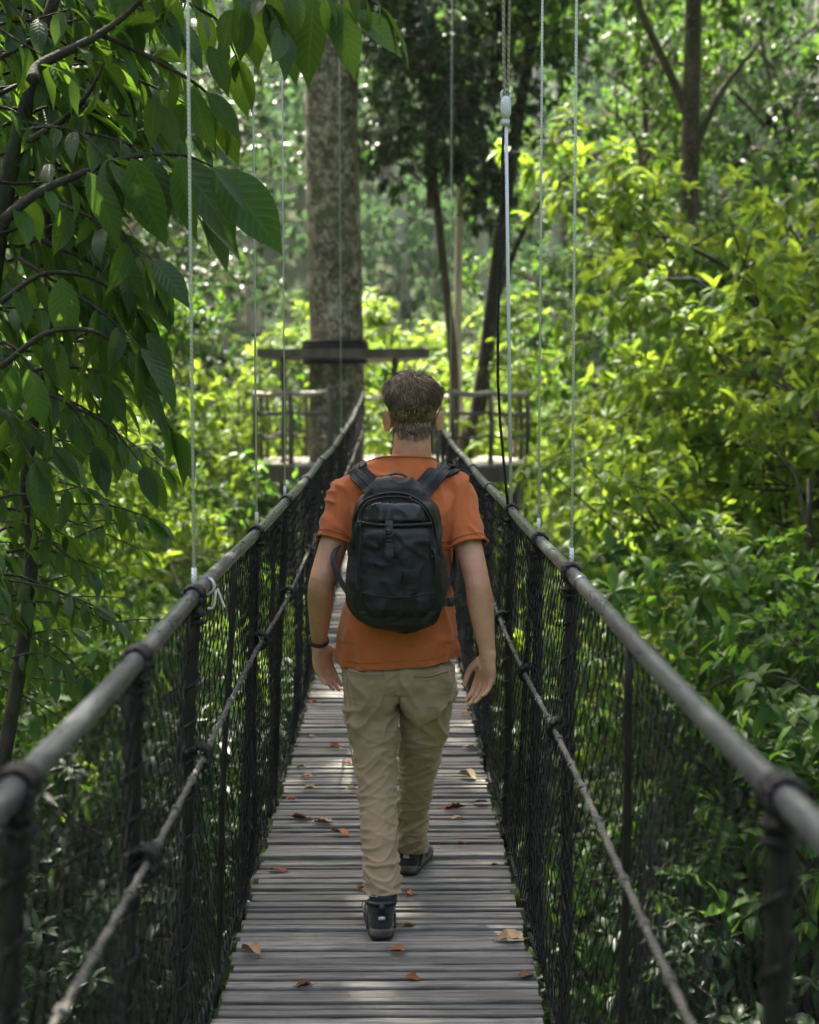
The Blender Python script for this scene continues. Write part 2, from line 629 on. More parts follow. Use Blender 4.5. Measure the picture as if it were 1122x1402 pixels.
for s in (-1, 1):
    # hand rail: pipe lengths with sleeves
    ys = np.linspace(Y0, Y1 + .1, 130)
    mb = MB()
    loft(mb, np.stack([np.full_like(ys, s * RW) + .004 * np.sin(ys * 1.3 + s), ys, railz(ys) + .004 * np.sin(ys * 2.1)], 1), .0180, n=14)
    rail = mb.build('handrail', M['steel'], bridge)
    for yj in np.arange(.9, 23, 2.85):
        mb = MB()
        yy = np.linspace(yj - .06, yj + .06, 4)
        loft(mb, np.stack([np.full_like(yy, s * RW) + .004 * np.sin(yy * 1.3 + s), yy, railz(yy) + .004 * np.sin(yy * 2.1)], 1), .0205, n=14)
        mb.build('pipe_sleeve', M['steel'], rail, origin=(0, 0, 0))
    # mid rope with whipping
    mb = MB()
    ys = np.linspace(Y0, Y1, 260)
    for k in range(3):
        ph = k * 2 * PI / 3 + ys * 42
        loft(mb, np.stack([s * (RW - .03) + DX * .33 + .0034 * np.cos(ph), ys, ropez(ys, s) + .0034 * np.sin(ph)], 1), .0050, n=6)
    for yk in np.arange(.6, 14, .27):
        yy = np.linspace(-.012, .012, 3) + yk + rng.uniform(-.05, .05)
        loft(mb, np.stack([np.full(3, s * (RW - .03) + DX * .33), yy, ropez(yy, s)], 1), .0105, n=8)
    mb.build('mid_rope', M['rope_grey'], bridge)
    # toe rope along deck edge
    mb = MB()
    ys = np.linspace(Y0, Y1, 200)
    tube(mb, np.stack([s * (HW + .025) + DX + .006 * np.sin(ys * 9), ys, deckz(ys) + .012 + .008 * np.sin(ys * 6 + 1)], 1), .013, 7)
    ys2 = np.linspace(Y0, Y1, 700)
    loft(mb, np.stack([s * (HW + .025) + DX + .017 * np.cos(ys2 * 23), ys2, deckz(ys2) + .014 + .017 * np.sin(ys2 * 23)], 1), .0055, n=4)
    mb.build('toe_rope', M['rope_dark'], bridge)
    # net
    NR = 29
    ds, dt = .064, 1 / NR
    ny = int((Y1 - Y0) / ds)
    A, B = [], []
    jit = rng.normal(0, 1, (ny + 2, NR + 2, 2))

    def node(i, j):
        yv = Y0 + (i + .5 * (j % 2)) * ds + jit[i, j, 0] * .003
        tt = np.clip(j * dt + jit[i, j, 1] * .002 + .012 * np.sin(yv * 3.1 + j * .3), 0, 1)
        z = deckz(yv) + .012 + (railz(yv) - .012 - deckz(yv)) * tt
        return np.array([float(netx(s, yv, tt)), yv, z])
    nodes = [[node(i, j) for j in range(NR + 1)] for i in range(ny + 1)]
    for i in range(ny):
        for j in range(NR):
            a = nodes[i][j]
            if j % 2 == 0:
                nb = [nodes[i][j + 1]] + ([nodes[i - 1][j + 1]] if i else [])
            else:
                nb = [nodes[i][j + 1], nodes[i + 1][j + 1]]
            for b in nb:
                m = (a + b) / 2 + rng.normal(0, .0013, 3)
                A += [a, m]; B += [m, b]
    mb = MB()
    prisms(mb, A, B, .0020, 3)
    mb.build('side_net', M['net'], bridge)
    # posts
    for py in posts[s]:
        thin = (s, py) in thin_posts
        r = .009 if thin else .0165
        mb = MB()
        zt, zb = float(railz(py)), float(deckz(py)) - .07
        n = 14
        zz = np.linspace(zb, zt - .01, n)
        wob = .006 * np.sin(zz * 7 + py * 3)
        xx = s * (HW + .03 + (RW - HW - .03) * (zz - zb) / (zt - zb)) + wob * .5 + DX * (zt - zz) / (zt - zb)
        loft(mb, np.stack([xx, np.full(n, py) + wob, zz], 1), r * (1 + .08 * np.sin(zz * 31)), n=9)
        if not thin:
            # lashings wound round the post
            ph = np.linspace(0, 34 * PI, 220)
            z2 = np.linspace(zb + .05, zt - .04, 220)
            x2 = np.interp(z2, zz, xx); y2 = np.interp(z2, zz, np.full(n, py) + wob)
            loft(mb, np.stack([x2 + (r + .004) * np.cos(ph * .8), y2 + (r + .004) * np.sin(ph * .8), z2], 1), .0032, n=4)
        post = mb.build('post', M['post'], bridge)
        if thin: continue
        # clamp of rope on the rail
        mb = MB()
        for k in range(4):
            th = np.linspace(0, 2 * PI, 13)
            yy = py + (k - 2) * .0125 + .006 * np.sin(th)
            rr = .0215 + .0025 * rng.random()
            loft(mb, np.stack([s * RW + .004 * math.sin(py * 1.3 + s) + rr * np.cos(th), yy, zt + .004 * math.sin(py * 2.1) + rr * np.sin(th)], 1), .0055, n=5)
        for k in range(2):
            th = np.linspace(0, 2 * PI, 11)
            zz2 = zt - .038 - k * .018
            loft(mb, np.stack([s * (RW - .002) + .020 * np.cos(th), py + .020 * np.sin(th), np.full(11, zz2)], 1), .006, n=5)
        mb.build('rail_lashing', M['rope_dark'], post, origin=(0, 0, 0))
        mb = MB()
        zr = float(ropez(py, s))
        for k in range(3):
            th = np.linspace(0, 2 * PI, 11)
            loft(mb, np.stack([s * (RW - .018) + DX * .33 + .028 * np.cos(th), py + (k - 1) * .016 + .006 * np.sin(th * 2), zr + .026 * np.sin(th)], 1), .0075, n=5)
        mb.build('rope_knot', M['rope_dark'], post, origin=(0, 0, 0))

# white cord tied on the left rail
mb = MB()
th = np.linspace(0, 4 * PI, 24)
pw = 3.72
loft(mb, np.stack([-RW + .0205 * np.cos(th), pw + .008 * th / PI - .02, railz(pw) + .0205 * np.sin(th)], 1), .0032, n=5)
for q, dx in ((.02, .008), (-.012, -.01)):
    tube(mb, [(-RW + .025, pw + q, railz(pw) - .01), (-RW + .03 + dx, pw + q * 1.4, railz(pw) - .05), (-RW + .026 + dx * 2, pw + q, railz(pw) - .055)], .003, 5, res=6)
t = NT('white_cord'); t.principled((.6, .58, .52), .8); M['white_cord'] = t.mat
mb.build('tied_cord', M['white_cord'], bridge)


# --- hangers up to the main cables
def cablez(y):
    return 3.0 + .285 * y


for s in (-1, 1):
    ys = np.linspace(-4, 25.2 if s < 0 else 27.0, 30)
    xe = -1.0 if s < 0 else 1.92
    xx = s * .464 + np.clip((ys - 12) / (ys[-1] - 12), 0, 1) ** 2 * (xe - s * .464)
    mb = MB(); tube(mb, np.stack([xx, ys, cablez(ys) + .0], 1), .016, 8)
    mb.build('main_cable', M['cable'], bridge)
    hl = {-1: [.55, 3.50, 5.10, 6.43, 13.3], 1: [.3, 3.94, 4.85, 12.5]}[s]
    for hy in hl:
        mb = MB()
        top = Vector((float(np.interp(hy, ys, xx)), hy, cablez(hy)))
        bot = Vector((s * RW, hy, float(railz(hy)) + .018))
        r = .0034 if hy < 6 else .0030
        tube(mb, [bot, bot.lerp(top, .5), top], r, 6)
        tube(mb, [bot, bot + Vector((0, 0, .05))], .006, 6)
        mb.build('hanger_cable', M['cable'], bridge)

# hanger with turnbuckle: two ropes above, rod and strap below
hy = 6.0
pb = Vector((RW, hy, float(railz(hy)) + .02))
pt = at(693, 148, hy)
tz = cablez(hy)
mb = MB()
tube(mb, [pt + Vector((-.002, 0, .015)), at(690, 60, hy), Vector((pt.x - .02, hy, tz))], .0065, 6, res=8)
tube(mb, [pt + Vector((.004, 0, .015)), at(697, 60, hy), Vector((pt.x + .03, hy, tz))], .0055, 6, res=8)
twin = mb.build('hanger_rope', M['rope_tan'], bridge)
mb = MB()
tube(mb, [pt, pt + (pb - pt) * .5, pb], .0068, 8)
mb.build('hanger_rod', M['cable'], bridge)
mb = MB()
q = at(686, 160, hy)
tube(mb, [pt + Vector((-.006, .01, 0)), at(686, 300, hy), at(682, 520, hy), pb + Vector((-.012, .01, 0))], .0055, 6, res=10)
mb.build('hanger_rope', M['rope_dark'], bridge)
mb = MB()
tube(mb, [pt + Vector((0, 0, .045)), pt + Vector((0, 0, .03)), pt + Vector((0, 0, -.02)), pt + Vector((0, 0, -.04))], [.010, .020, .020, .012], 12)
box(mb, pt + Vector((0, 0, -.055)), (.03, .02, .03), bev=.004)
th = np.linspace(0, 2 * PI, 14)
loft(mb, np.stack([pt.x + .018 * np.cos(th), np.full(14, hy), pt.z + .05 + .02 * np.sin(th)], 1), .005, n=6)
mb.build('turnbuckle', M['cable'], bridge)



# ================================================================== PLATFORM
PC = Vector((-.06, 26.7, 0)); PZ = .83
plat = empty('viewing_platform', (PC.x, PC.y, PZ))
tag(plat, 'timber viewing platform built around tree trunks at the far end of the footbridge', 'platform')
RX, RY = 2.42, 3.3
oct_ = [(PC.x + RX * math.cos(a) * 1.04, PC.y + RY * math.sin(a) * 1.04) for a in [PI / 8 + k * PI / 4 for k in range(8)]]


def inside(x):
    """y extent of octagon at x"""
    lo, hi = 1e9, -1e9
    for k in range(8):
        (x0, y0), (x1, y1) = oct_[k], oct_[(k + 1) % 8]
        if min(x0, x1) <= x <= max(x0, x1) and abs(x1 - x0) > 1e-6:
            yy = y0 + (y1 - y0) * (x - x0) / (x1 - x0)
            lo = min(lo, yy); hi = max(hi, yy)
    return lo, hi


mb = MB()
x = PC.x - RX + .06
while x < PC.x + RX - .1:
    lo, hi = inside(x + .06)
    if hi > lo:
        box(mb, (x + .065, (lo + hi) / 2, PZ - .02 + rng.normal(0, .004)), (.125, hi - lo + rng.uniform(-.03, .08), .04), bev=.006)
    x += .14
mb.build('deck', M['boards'], plat, smooth=False)
for yy in (-2.4, -.8, .8, 2.4):
    mb = MB(); box(mb, (PC.x, PC.y + yy, PZ - .15), (4.75 - abs(yy) * .75, .12, .2), bev=.01); mb.build('floor_beam', M['timber'], plat, smooth=False)
for k in range(8):
    mb = MB()
    a, b = Vector(oct_[k]), Vector(oct_[(k + 1) % 8]); c = (a + b) / 2; d = b - a
    box(mb, (c.x, c.y, PZ - .165), (d.length + .02, .06, .26), rz=math.atan2(d.y, d.x), bev=.006)
    mb.build('rim_board', M['timber'], plat, smooth=False)
for sx, sy in ((-1.75, -1.8), (2.05, -1.5), (-1.5, 1.9), (1.7, 1.9)):
    mb = MB(); tube(mb, [(PC.x + sx, PC.y + sy, PZ - .23), (PC.x + sx * .97, PC.y + sy, -3), (PC.x + sx * .93, PC.y + sy * .9, -7.4)], .1, 10)
    mb.build('support_post', M['timber'], plat)
rp = []
for k in range(8):
    a, b = Vector(oct_[k]), Vector(oct_[(k + 1) % 8])
    rp.append(a * .97 + Vector((PC.x, PC.y)) * .03)
    if k not in (5,): rp.append((a + b) / 2 * .97 + Vector((PC.x, PC.y)) * .03)
# start after bridge gap (front edge, k=5 -> no mid post)
front = [i for i, p in enumerate(rp) if p.y < PC.y - 2 and abs(p.x - PC.x) < 1.1]
for p in rp:
    mb = MB(); tube(mb, [(p.x, p.y, PZ - .15), (p.x + .02, p.y, PZ + .6), (p.x - .01, p.y, PZ + 1.2)], [.045, .042, .038], 8)
    mb.build('rail_post', M['timber'], plat)
n = len(rp)
for i in range(n):
    a, b = rp[i], rp[(i + 1) % n]
    if a.y < PC.y - 2.5 and b.y < PC.y - 2.5: continue       # opening for the bridge
    for hz, r in ((1.14, .042), (.82, .026), (.45, .022)):
        mb = MB()
        c = (a + b) / 2
        tube(mb, [(a.x, a.y, PZ + hz), (c.x, c.y, PZ + hz - .03 + rng.normal(0, .01)), (b.x, b.y, PZ + hz)], r, 7, res=6)
        mb.build('guard_rail', M['boards'] if hz > 1 else M['rope_grey'], plat)
# ledge ring around the trunk above the platform
TX, TY = -1.0, 25.6
LZ = 2.60
poly = [at(352, 482, 24.6), at(588, 487, 24.6), at(560, 470, 26.6), at(500, 462, 27.2), at(378, 466, 26.4)]
mb = MB()
poly = [(p.x, p.y) for p in poly]
V = [(p[0], p[1], LZ + .07) for p in poly] + [(p[0], p[1], LZ - .07) for p in poly]
m = len(poly)
mb.add(V, [tuple(range(m)), tuple(reversed(range(m, 2 * m)))] + [(k, k + m, (k + 1) % m + m, (k + 1) % m) for k in range(m)])
led = mb.build('ledge', M['timber'], plat, smooth=False)
for (px, top) in ((388, LZ - .05), (541, LZ - .05)):
    mb = MB(); a = at(px, 500, 24.9)
    tube(mb, [(a.x, 24.9, PZ - .9 if px < 400 else PZ), (a.x, 24.9, top)], .045, 8)
    mb.build('ledge_post', M['timber'], plat)
mb = MB()
th = np.linspace(0, 2 * PI, 40)
for zz, rr in ((LZ + .12, .52), (LZ + .20, .51), (LZ - .12, .50)):
    loft(mb, np.stack([TX + .02 + rr * np.cos(th), TY + rr * np.sin(th), np.full(40, zz)], 1), .05, n=6)
mb.build('trunk_collar', M['post'], plat)
# ================================================================== GROUND
def ground(x, y):
    x = np.asarray(x, float); y = np.asarray(y, float)
    z = -7.2 + .020 * np.clip(np.abs(x) - 1.5, 0, 40) ** 2
    z = z + np.clip(y - 30, 0, 130) * .40 + np.clip(y - 60, 0, 100) * .16
    z = z + np.clip(-y - 6, 0, 60) * .25
    z = z + .35 * np.sin(x * .31 + y * .17) + .25 * np.sin(x * .13 - y * .41 + 1)
    return z


gx = np.concatenate([np.linspace(-260, -60, 12), np.linspace(-55, 55, 75), np.linspace(60, 260, 12)])
gy = np.concatenate([np.linspace(-80, -20, 10), np.linspace(-17, 60, 60), np.linspace(64, 320, 30)])
X, Y = np.meshgrid(gx, gy)
V = np.stack([X, Y, ground(X, Y)], 2).reshape(-1, 3)
nx = len(gx)
i = (np.arange(len(gy) - 1)[:, None] * nx + np.arange(nx - 1)[None, :]).ravel()
F = np.stack([i, i + 1, i + nx + 1, i + nx], 1)
t = NT('forest_floor')
co = t.coord()
n1 = t.noise(.6, 6, .65, co); n2 = t.noise(7, 5, .6, co)
col = t.ramp(n1, [(.35, (.016, .028, .008)), (.55, (.030, .045, .014)), (.7, (.045, .036, .02))])
t.principled(t.mix(t.ramp(n2, [(.4, 0), (.7, .6)]), col, (.02, .038, .01)), .95, 0, t.bump(n2, .8, .08), .2)
M['floor'] = t.mat
mb = MB().add(V, F)
tag(mb.build('ground', M['floor']), kind='structure')


# ================================================================== TREES
def grow(seed, H, lo, cr, crz, limbs, subs, twigs, r0, leaf, wh, along, droop=.8, bend=.12, up=.35, leafw=.36, nseg=3, lean=(0, 0), shell=.45):
    """trunk mesh builder + crown mesh builder for one tree standing at the origin"""
    g = np.random.default_rng(seed)
    tr, cw = MB(), MB()
    k = 9
    zz = np.linspace(0, H * .93, k)
    ph = g.uniform(0, 6.3, 2)
    tx = bend * H * .25 * np.sin(zz / H * 2.6 + ph[0]) - bend * H * .25 * math.sin(ph[0]) + lean[0] * zz / H
    ty = bend * H * .25 * np.sin(zz / H * 2.2 + ph[1]) - bend * H * .25 * math.sin(ph[1]) + lean[1] * zz / H
    tp = np.stack([tx, ty, zz], 1)
    rr = r0 * (1 - .78 * (zz / zz[-1]) ** .9); rr[0] *= 1.35
    tube(tr, tp, list(rr), 10, res=26)
    P, D, N, Ls = [], [], [], []
    cz = H * (lo + 1) / 2
    A1, B1, RA, RB = [], [], [], []
    for i in range(limbs):
        f = lo + (1 - lo) * ((i + .5 * g.random()) / limbs) * .93
        z = f * H * .93
        s = np.array([np.interp(z, zz, tx), np.interp(z, zz, ty), z])
        az = i * 2.399963 + g.normal(0, .35)
        e = (z - cz) / (crz)
        reach = cr * math.sqrt(max(.12, 1 - min(1, e * e))) * g.uniform(.6, 1.12)
        d = np.array([math.cos(az), math.sin(az), up + .9 * max(0, f - .7)])
        end = s + d * reach
        mid = (s + end) / 2 + np.array([0, 0, .12 * reach]) + g.normal(0, .06 * reach, 3)
        lp = smooth_path([s, mid, end], 8)
        lr = np.linspace(r0 * .42 * (1 - .5 * f), r0 * .07, 8)
        loft(tr, lp, lr, n=6)
        for j in range(subs):
            t_ = shell + (1 - shell) * (j + g.random()) / subs
            b = np.array([np.interp(t_, np.linspace(0, 1, 8), lp[:, c]) for c in range(3)])
            ld = unit(end - s)
            sd = unit(ld * .6 + g.normal(0, .62, 3) + np.array([0, 0, .1]))
            sl = reach * g.uniform(.28, .5)
            be = b + sd * sl + np.array([0, 0, -.06 * sl])
            bm_ = (b + be) / 2 + g.normal(0, .05 * sl, 3) + np.array([0, 0, .06 * sl])
            A1 += [b, bm_]; B1 += [bm_, be]
            ra = r0 * .085 + .004
            RA += [ra, ra * .7]; RB += [ra * .7, ra * .4]
            for q in range(twigs):
                u = g.uniform(.3, 1.0) if q else 1.0
                c0 = b + (be - b) * u
                td = unit(sd * .7 + g.normal(0, .6, 3) + np.array([0, 0, .05]))
                tl = leaf * g.uniform(1.2, 3.0)
                c1 = c0 + td * tl - np.array([0, 0, .15 * tl])
                A1.append(c0); B1.append(c1); RA.append(ra * .4); RB.append(.0018)
                nw = max(3, int(wh + g.integers(-1, 2)))
                a0 = g.uniform(0, 6.3)
                ref = np.array([0, 0, 1.]) if abs(td[2]) < .85 else np.array([1., 0, 0])
                U = unit(np.cross(td, ref)); Wv = np.cross(td, U)
                for m_ in range(nw):
                    a = a0 + m_ * 2 * PI / nw + g.normal(0, .2)
                    rad = U * math.cos(a) + Wv * math.sin(a)
                    P.append(c1 + g.normal(0, .004, 3)); D.append(unit(td * .45 + rad * .85 + np.array([0, 0, -.15]) + g.normal(0, .12, 3)))
                    N.append(np.array([0, 0, 1.]) + td * .25 + g.normal(0, .25, 3)); Ls.append(leaf * g.uniform(.65, 1.15))
                for m_ in range(along):
                    v = g.uniform(.15, .9)
                    a = g.uniform(0, 6.3)
                    rad = U * math.cos(a) + Wv * math.sin(a)
                    P.append(c0 + (c1 - c0) * v); D.append(unit(td * .4 + rad * .8 + np.array([0, 0, -.3]) + g.normal(0, .15, 3)))
                    N.append(np.array([0, 0, 1.]) + g.normal(0, .35, 3)); Ls.append(leaf * g.uniform(.6, 1.05))
    prisms(cw, A1, B1, (np.array(RA), np.array(RB)), 4, mi=1)
    Ls = np.array(Ls)
    leaves(cw, P, D, N, Ls, Ls * leafw * g.uniform(.85, 1.15, len(Ls)), droop * g.uniform(.5, 1.3, len(Ls)), .3, nseg)
    return tr, cw


class Kind:
    def __init__(self, name, bark, leafm, **kw):
        tr, cw = grow(**kw)
        self.tr = tr.mesh(name + '_trunk', M[bark])
        self.cw = cw.mesh(name + '_crown', [M[leafm], M[bark]])
        self.name = name
        rr = sorted(math.hypot(v.co.x, v.co.y) for v in self.cw.vertices)
        self.R = rr[int(len(rr) * .96)]
        self.H = max(max(v.co.z for v in self.cw.vertices), kw['H'] * .9)


def plant(kind, x, y, label, group=None, s=1.0, rot=None, top=None, z=None, leafm=None, bark=None, name='tree', cat='tree', sxy=1.0):
    z0 = float(ground(x, y)) - .1 if z is None else z
    if top is not None:
        s = (top - z0) / kind.H
    o = empty(name, (x, y, z0))
    o.rotation_euler.z = random.uniform(0, 6.28) if rot is None else rot
    o.scale = (s * sxy, s * sxy, s)
    tag(o, label, cat, group)
    a = link_mesh('trunk', kind.tr, o)
    b = link_mesh('crown', kind.cw, o)
    if leafm:
        b.material_slots[0].link = 'OBJECT'; b.material_slots[0].material = M[leafm]
    if bark:
        a.material_slots[0].link = 'OBJECT'; a.material_slots[0].material = M[bark]
    return o


random.seed(5)
under_a = Kind('under_a', 'bark_dark', 'leaf_bright', seed=11, H=9.0, lo=.38, cr=1.8, crz=3.4, limbs=18, subs=7, twigs=5, r0=.085, leaf=.18, wh=7, along=5)
under_b = Kind('under_b', 'bark', 'leaf_bright', seed=12, H=8.0, lo=.25, cr=1.7, crz=3.6, limbs=18, subs=7, twigs=5, r0=.07, leaf=.2, wh=8, along=4, droop=1.0)
under_c = Kind('under_c', 'bark_dark', 'leaf_mid', seed=13, H=8.5, lo=.2, cr=2.0, crz=4.2, limbs=22, subs=7, twigs=5, r0=.08, leaf=.165, wh=6, along=6, droop=.7)
shrub = Kind('shrub', 'bark_dark', 'leaf_mid', seed=14, H=4.2, lo=.08, cr=1.7, crz=2.4, limbs=22, subs=7, twigs=5, r0=.045, leaf=.15, wh=6, along=5, droop=.8, shell=.25)
tall_a = Kind('tall_a', 'bark', 'leaf_dark', seed=15, H=22, lo=.42, cr=4.6, crz=9, limbs=30, subs=8, twigs=6, r0=.24, leaf=.24, wh=7, along=4, leafw=.4)
tall_b = Kind('tall_b', 'bark', 'leaf_mid', seed=16, H=20, lo=.3, cr=4.2, crz=9, limbs=32, subs=8, twigs=6, r0=.22, leaf=.22, wh=7, along=4, leafw=.4)

# ---- the great spotted trunk
big = empty('tree', (TX, TY, float(ground(TX, TY)) - .2))
tag(big, 'thick straight tree with pale mottled lichen bark rising through the platform', 'tree')
g = np.random.default_rng(3)
mb = MB()
zz = np.linspace(big.location.z, 19, 90)
n = 40
th = np.linspace(0, 2 * PI, n, endpoint=False)
V = []
for z in zz:
    base = .455 - .004 * (z - 1) + .35 * math.exp(-(z + 7.4) / 1.2)
    cx = TX + .02 + (z - 1) * -.006 + .03 * math.sin(z * .7)
    for a in th:
        r = base * (1 + .035 * math.sin(3 * a + z * .25) + .03 * noise.noise(Vector((math.cos(a) * 2, math.sin(a) * 2, z * 1.3))))
        V.append((cx + r * math.cos(a), TY + r * math.sin(a), z))
i = (np.arange(len(zz) - 1)[:, None] * n); j = np.arange(n)[None, :]
mb.add(V, np.stack([i + j, i + (j + 1) % n, i + n + (j + 1) % n, i + n + j], 2).reshape(-1, 4))
mb.build('trunk', M['bark_spotted'], big)
# its crown: limbs far above the picture plus a low leafy shoot beside the trunk
trc, cwc = grow(seed=31, H=12, lo=.15, cr=6.5, crz=7, limbs=22, subs=8, twigs=5, r0=.3, leaf=.28, wh=7, along=4, leafw=.42, shell=.3)
o = link_mesh('crown', cwc.mesh('big_crown', [M['leaf_dark'], M['bark']]), big); o.location = (0, 0, 16 - big.location.z)
o2 = link_mesh('limbs', trc.mesh('big_limbs', [M['bark_spotted']]), big); o2.location = o.location
# ================================================================== NEAR TREE WITH BIG HANGING LEAVES
g = np.random.default_rng(41)
near = empty('tree', (-2.35, 4.9, float(ground(-2.35, 4.9)) - .1))
tag(near, 'near tree with large glossy hanging leaves overhanging the left handrail', 'tree')
ntr, ncr = MB(), MB()
nb = np.array(near.location)


def px(lst, d):
    return [at(x, y, dd) for (x, y), dd in zip(lst, np.broadcast_to(d, (len(lst),)))]


stemA = [Vector(nb), Vector((-2.05, 4.9, -4)), Vector((-1.62, 4.8, -1.2)), at(-40, 640, 4.7), at(2, 300, 4.65), at(31, 168, 4.6), at(62, 44, 4.6), at(96, -110, 4.7), at(120, -420, 4.9)]
tube(ntr, stemA, [.06, .05, .04, .034, .028, .024, .02, .016, .01], 10, res=60)
stemB = [Vector((-1.62, 4.85, -1.2)), at(30, 900, 5.1), at(36, 660, 5.1), at(50, 560, 5.05), at(70, 465, 5.0), at(66, 385, 4.95), at(66, 256, 4.9), at(90, 120, 4.95), at(100, -60, 5)]
tube(ntr, stemB, [.03, .024, .021, .018, .015, .013, .012, .01, .006], 9, res=50)

explicit = [
    ([(2, 305), (40, 272), (88, 247), (177, 216), (247, 212), (292, 228)], 4.2, .019, 1),
    ([(45, 110), (57, 88), (133, 49), (190, 4), (240, -60)], 4.25, .02, 1),
    ([(36, 195), (88, 163), (124, 124), (150, 70)], 4.45, .012, 1),
    ([(0, 415), (57, 376), (115, 378), (150, 395), (185, 420)], 4.4, .009, 1),
    ([(0, 504), (66, 455), (133, 455), (168, 486), (205, 545), (236, 590)], 4.3, .009, 1),
    ([(133, 44), (208, 80), (274, 119), (300, 150)], 4.3, .009, 1),
    ([(120, -110), (180, -70), (280, -40), (380, -25), (470, -20), (520, 8)], 4.3, .014, 1),
    ([(190, -40), (250, 0), (300, 30), (325, 80)], 4.35, .008, 1),
    ([(330, -30), (365, 0), (385, 40)], 4.4, .006, 1),
    ([(66, 256), (120, 300), (170, 330), (205, 370)], 4.6, .008, 1),
    ([(60, 330), (110, 345), (160, 395), (190, 440)], 4.7, .008, 1),
    ([(20, 560), (60, 540), (100, 560), (130, 610)], 4.8, .008, 1),
    ([(-30, 470), (10, 470), (40, 500), (60, 560)], 4.3, .008, 1),
]
brs = []
for lst, d, r, k in explicit:
    dd = d + g.uniform(-.05, .05) + np.linspace(0, g.uniform(-.25, .25), len(lst))
    brs.append((px(lst, dd), r))
# further branches filling the upper-left mass
for q in range(150):
    x0 = g.uniform(-90, 90); y0 = g.uniform(-160, 330) if q < 124 else g.uniform(300, 560)
    L = g.uniform(90, 210) * (1 if y0 < 260 else .75)
    a = g.uniform(-.75, .45)
    d0 = g.uniform(4.4, 5.9)
    pts = []
    for u in np.linspace(0, 1, 4):
        pts.append((x0 + L * u * math.cos(a), y0 + L * u * math.sin(a) + 55 * u * u + g.normal(0, 5)))
    brs.append((px(pts, d0 + np.linspace(0, g.uniform(-.3, .3), 4)), .007))
nbig = len(brs)
# smaller-leaved lower sprays hanging beside the handrail
for q in range(85):
    x0 = g.uniform(-140, 60); y0 = g.uniform(500, 960)
    L = g.uniform(70, 190)
    a = g.uniform(-.7, .35)
    d0 = g.uniform(4.7, 6.8)
    pts = []
    for u in np.linspace(0, 1, 4):
        pts.append((x0 + L * u * math.cos(a), y0 + L * u * math.sin(a) + 40 * u * u + g.normal(0, 4)))
    brs.append((px(pts, d0 + np.linspace(0, g.uniform(-.3, .3), 4)), .006))
P, D, N, Ls, W, Dr = [], [], [], [], [], []


def add_leaf(p, d, n, L, w=.36, dr=.5):
    P.append(np.array(p)); D.append(np.array(d)); N.append(np.array(n)); Ls.append(L); W.append(L * w); Dr.append(dr)


for bi, (pts, r) in enumerate(brs):
    pth = smooth_path(pts, 22)
    loft(ntr, pth, np.linspace(r, .0022, 22), n=6)
    seg = np.linalg.norm(np.diff(pth, axis=0), axis=1); cum = np.concatenate([[0], np.cumsum(seg)])
    s = .06; side = 1; sz = 1.0 if bi < nbig else .62
    while s < cum[-1]:
        p = np.array([np.interp(s, cum, pth[:, c]) for c in range(3)])
        i = min(int(np.searchsorted(cum, s)), 21)
        tdir = unit(pth[i] - pth[i - 1])
        lat = unit(np.cross(tdir, [0, 0, 1.])) * side
        dr = unit(tdir * .5 + lat * g.uniform(.3, .8) + np.array([0, 0, -g.uniform(.35, 1.25)]) + g.normal(0, .12, 3))
        nn = np.array([0, 0, .8]) + tdir * .5 + lat * .3 + g.normal(0, .35, 3)
        add_leaf(p, dr, nn, sz * g.uniform(.085, .175), g.uniform(.33, .42), g.uniform(.2, .9))
        s += sz * g.uniform(.034, .066); side = -side
    td = unit(pth[-1] - pth[-3])
    for q in range(2):
        add_leaf(pth[-1], unit(td + g.normal(0, .25, 3) + np.array([0, 0, -.5])), np.array([0, 0, 1.]) + g.normal(0, .3, 3), sz * g.uniform(.15, .22), .37, .5)


def leaf_px(x0, y0, x1, y1, d, w=.4, roll=0., dr=.25, dd=0.):
    a = np.array(at(x0, y0, d)); b = np.array(at(x1, y1, d + dd))
    v = b - a; L = np.linalg.norm(v)
    nn = np.array([math.sin(roll), -math.cos(roll) * .9, .35])
    add_leaf(a, v / L, nn, L * 1.05, w, dr)


# leaves that read singly in the picture
leaf_px(296, 232, 390, 338, 4.1, .50, .25, .3)
leaf_px(290, 228, 345, 285, 4.05, .34, .9, .3)
leaf_px(292, 232, 350, 325, 4.15, .36, -.5, .2)
leaf_px(240, 214, 335, 330, 4.2, .42, .5, .4)
leaf_px(180, 216, 222, 335, 4.2, .42, -.3, .3)
leaf_px(120, 235, 168, 330, 4.2, .40, .4, .3)
leaf_px(247, 212, 262, 330, 4.15, .40, -.7, .2)
leaf_px(205, 214, 225, 318, 4.25, .42, .2, .2)
leaf_px(150, 224, 225, 312, 4.22, .34, .8, .3)
leaf_px(486, 14, 553, 72, 4.3, .42, .3, .25)
leaf_px(462, 4, 487, 104, 4.3, .40, .1, .2)
leaf_px(430, -10, 418, 115, 4.35, .42, -.3, .2)
leaf_px(445, -4, 462, 60, 4.3, .5, .4, .2)
leaf_px(372, -10, 408, 110, 4.4, .44, .2, .2)
leaf_px(345, -30, 350, 92, 4.4, .44, -.2, .2)
leaf_px(318, 12, 305, 70, 4.4, .5, .2, .2)
leaf_px(335, 8, 330, 82, 4.35, .42, .3, .2)
leaf_px(286, 62, 316, 128, 4.3, .42, .3, .3)
leaf_px(284, 126, 332, 188, 4.3, .40, .4, .3)
leaf_px(262, 120, 290, 206, 4.3, .36, -.3, .3)
leaf_px(225, 145, 240, 208, 4.35, .42, .1, .2)
leaf_px(212, 130, 208, 200, 4.3, .40, .4, .2)
leaf_px(150, 340, 205, 410, 4.35, .36, .3, .3)
leaf_px(168, 486, 240, 600, 4.3, .26, .9, .2)
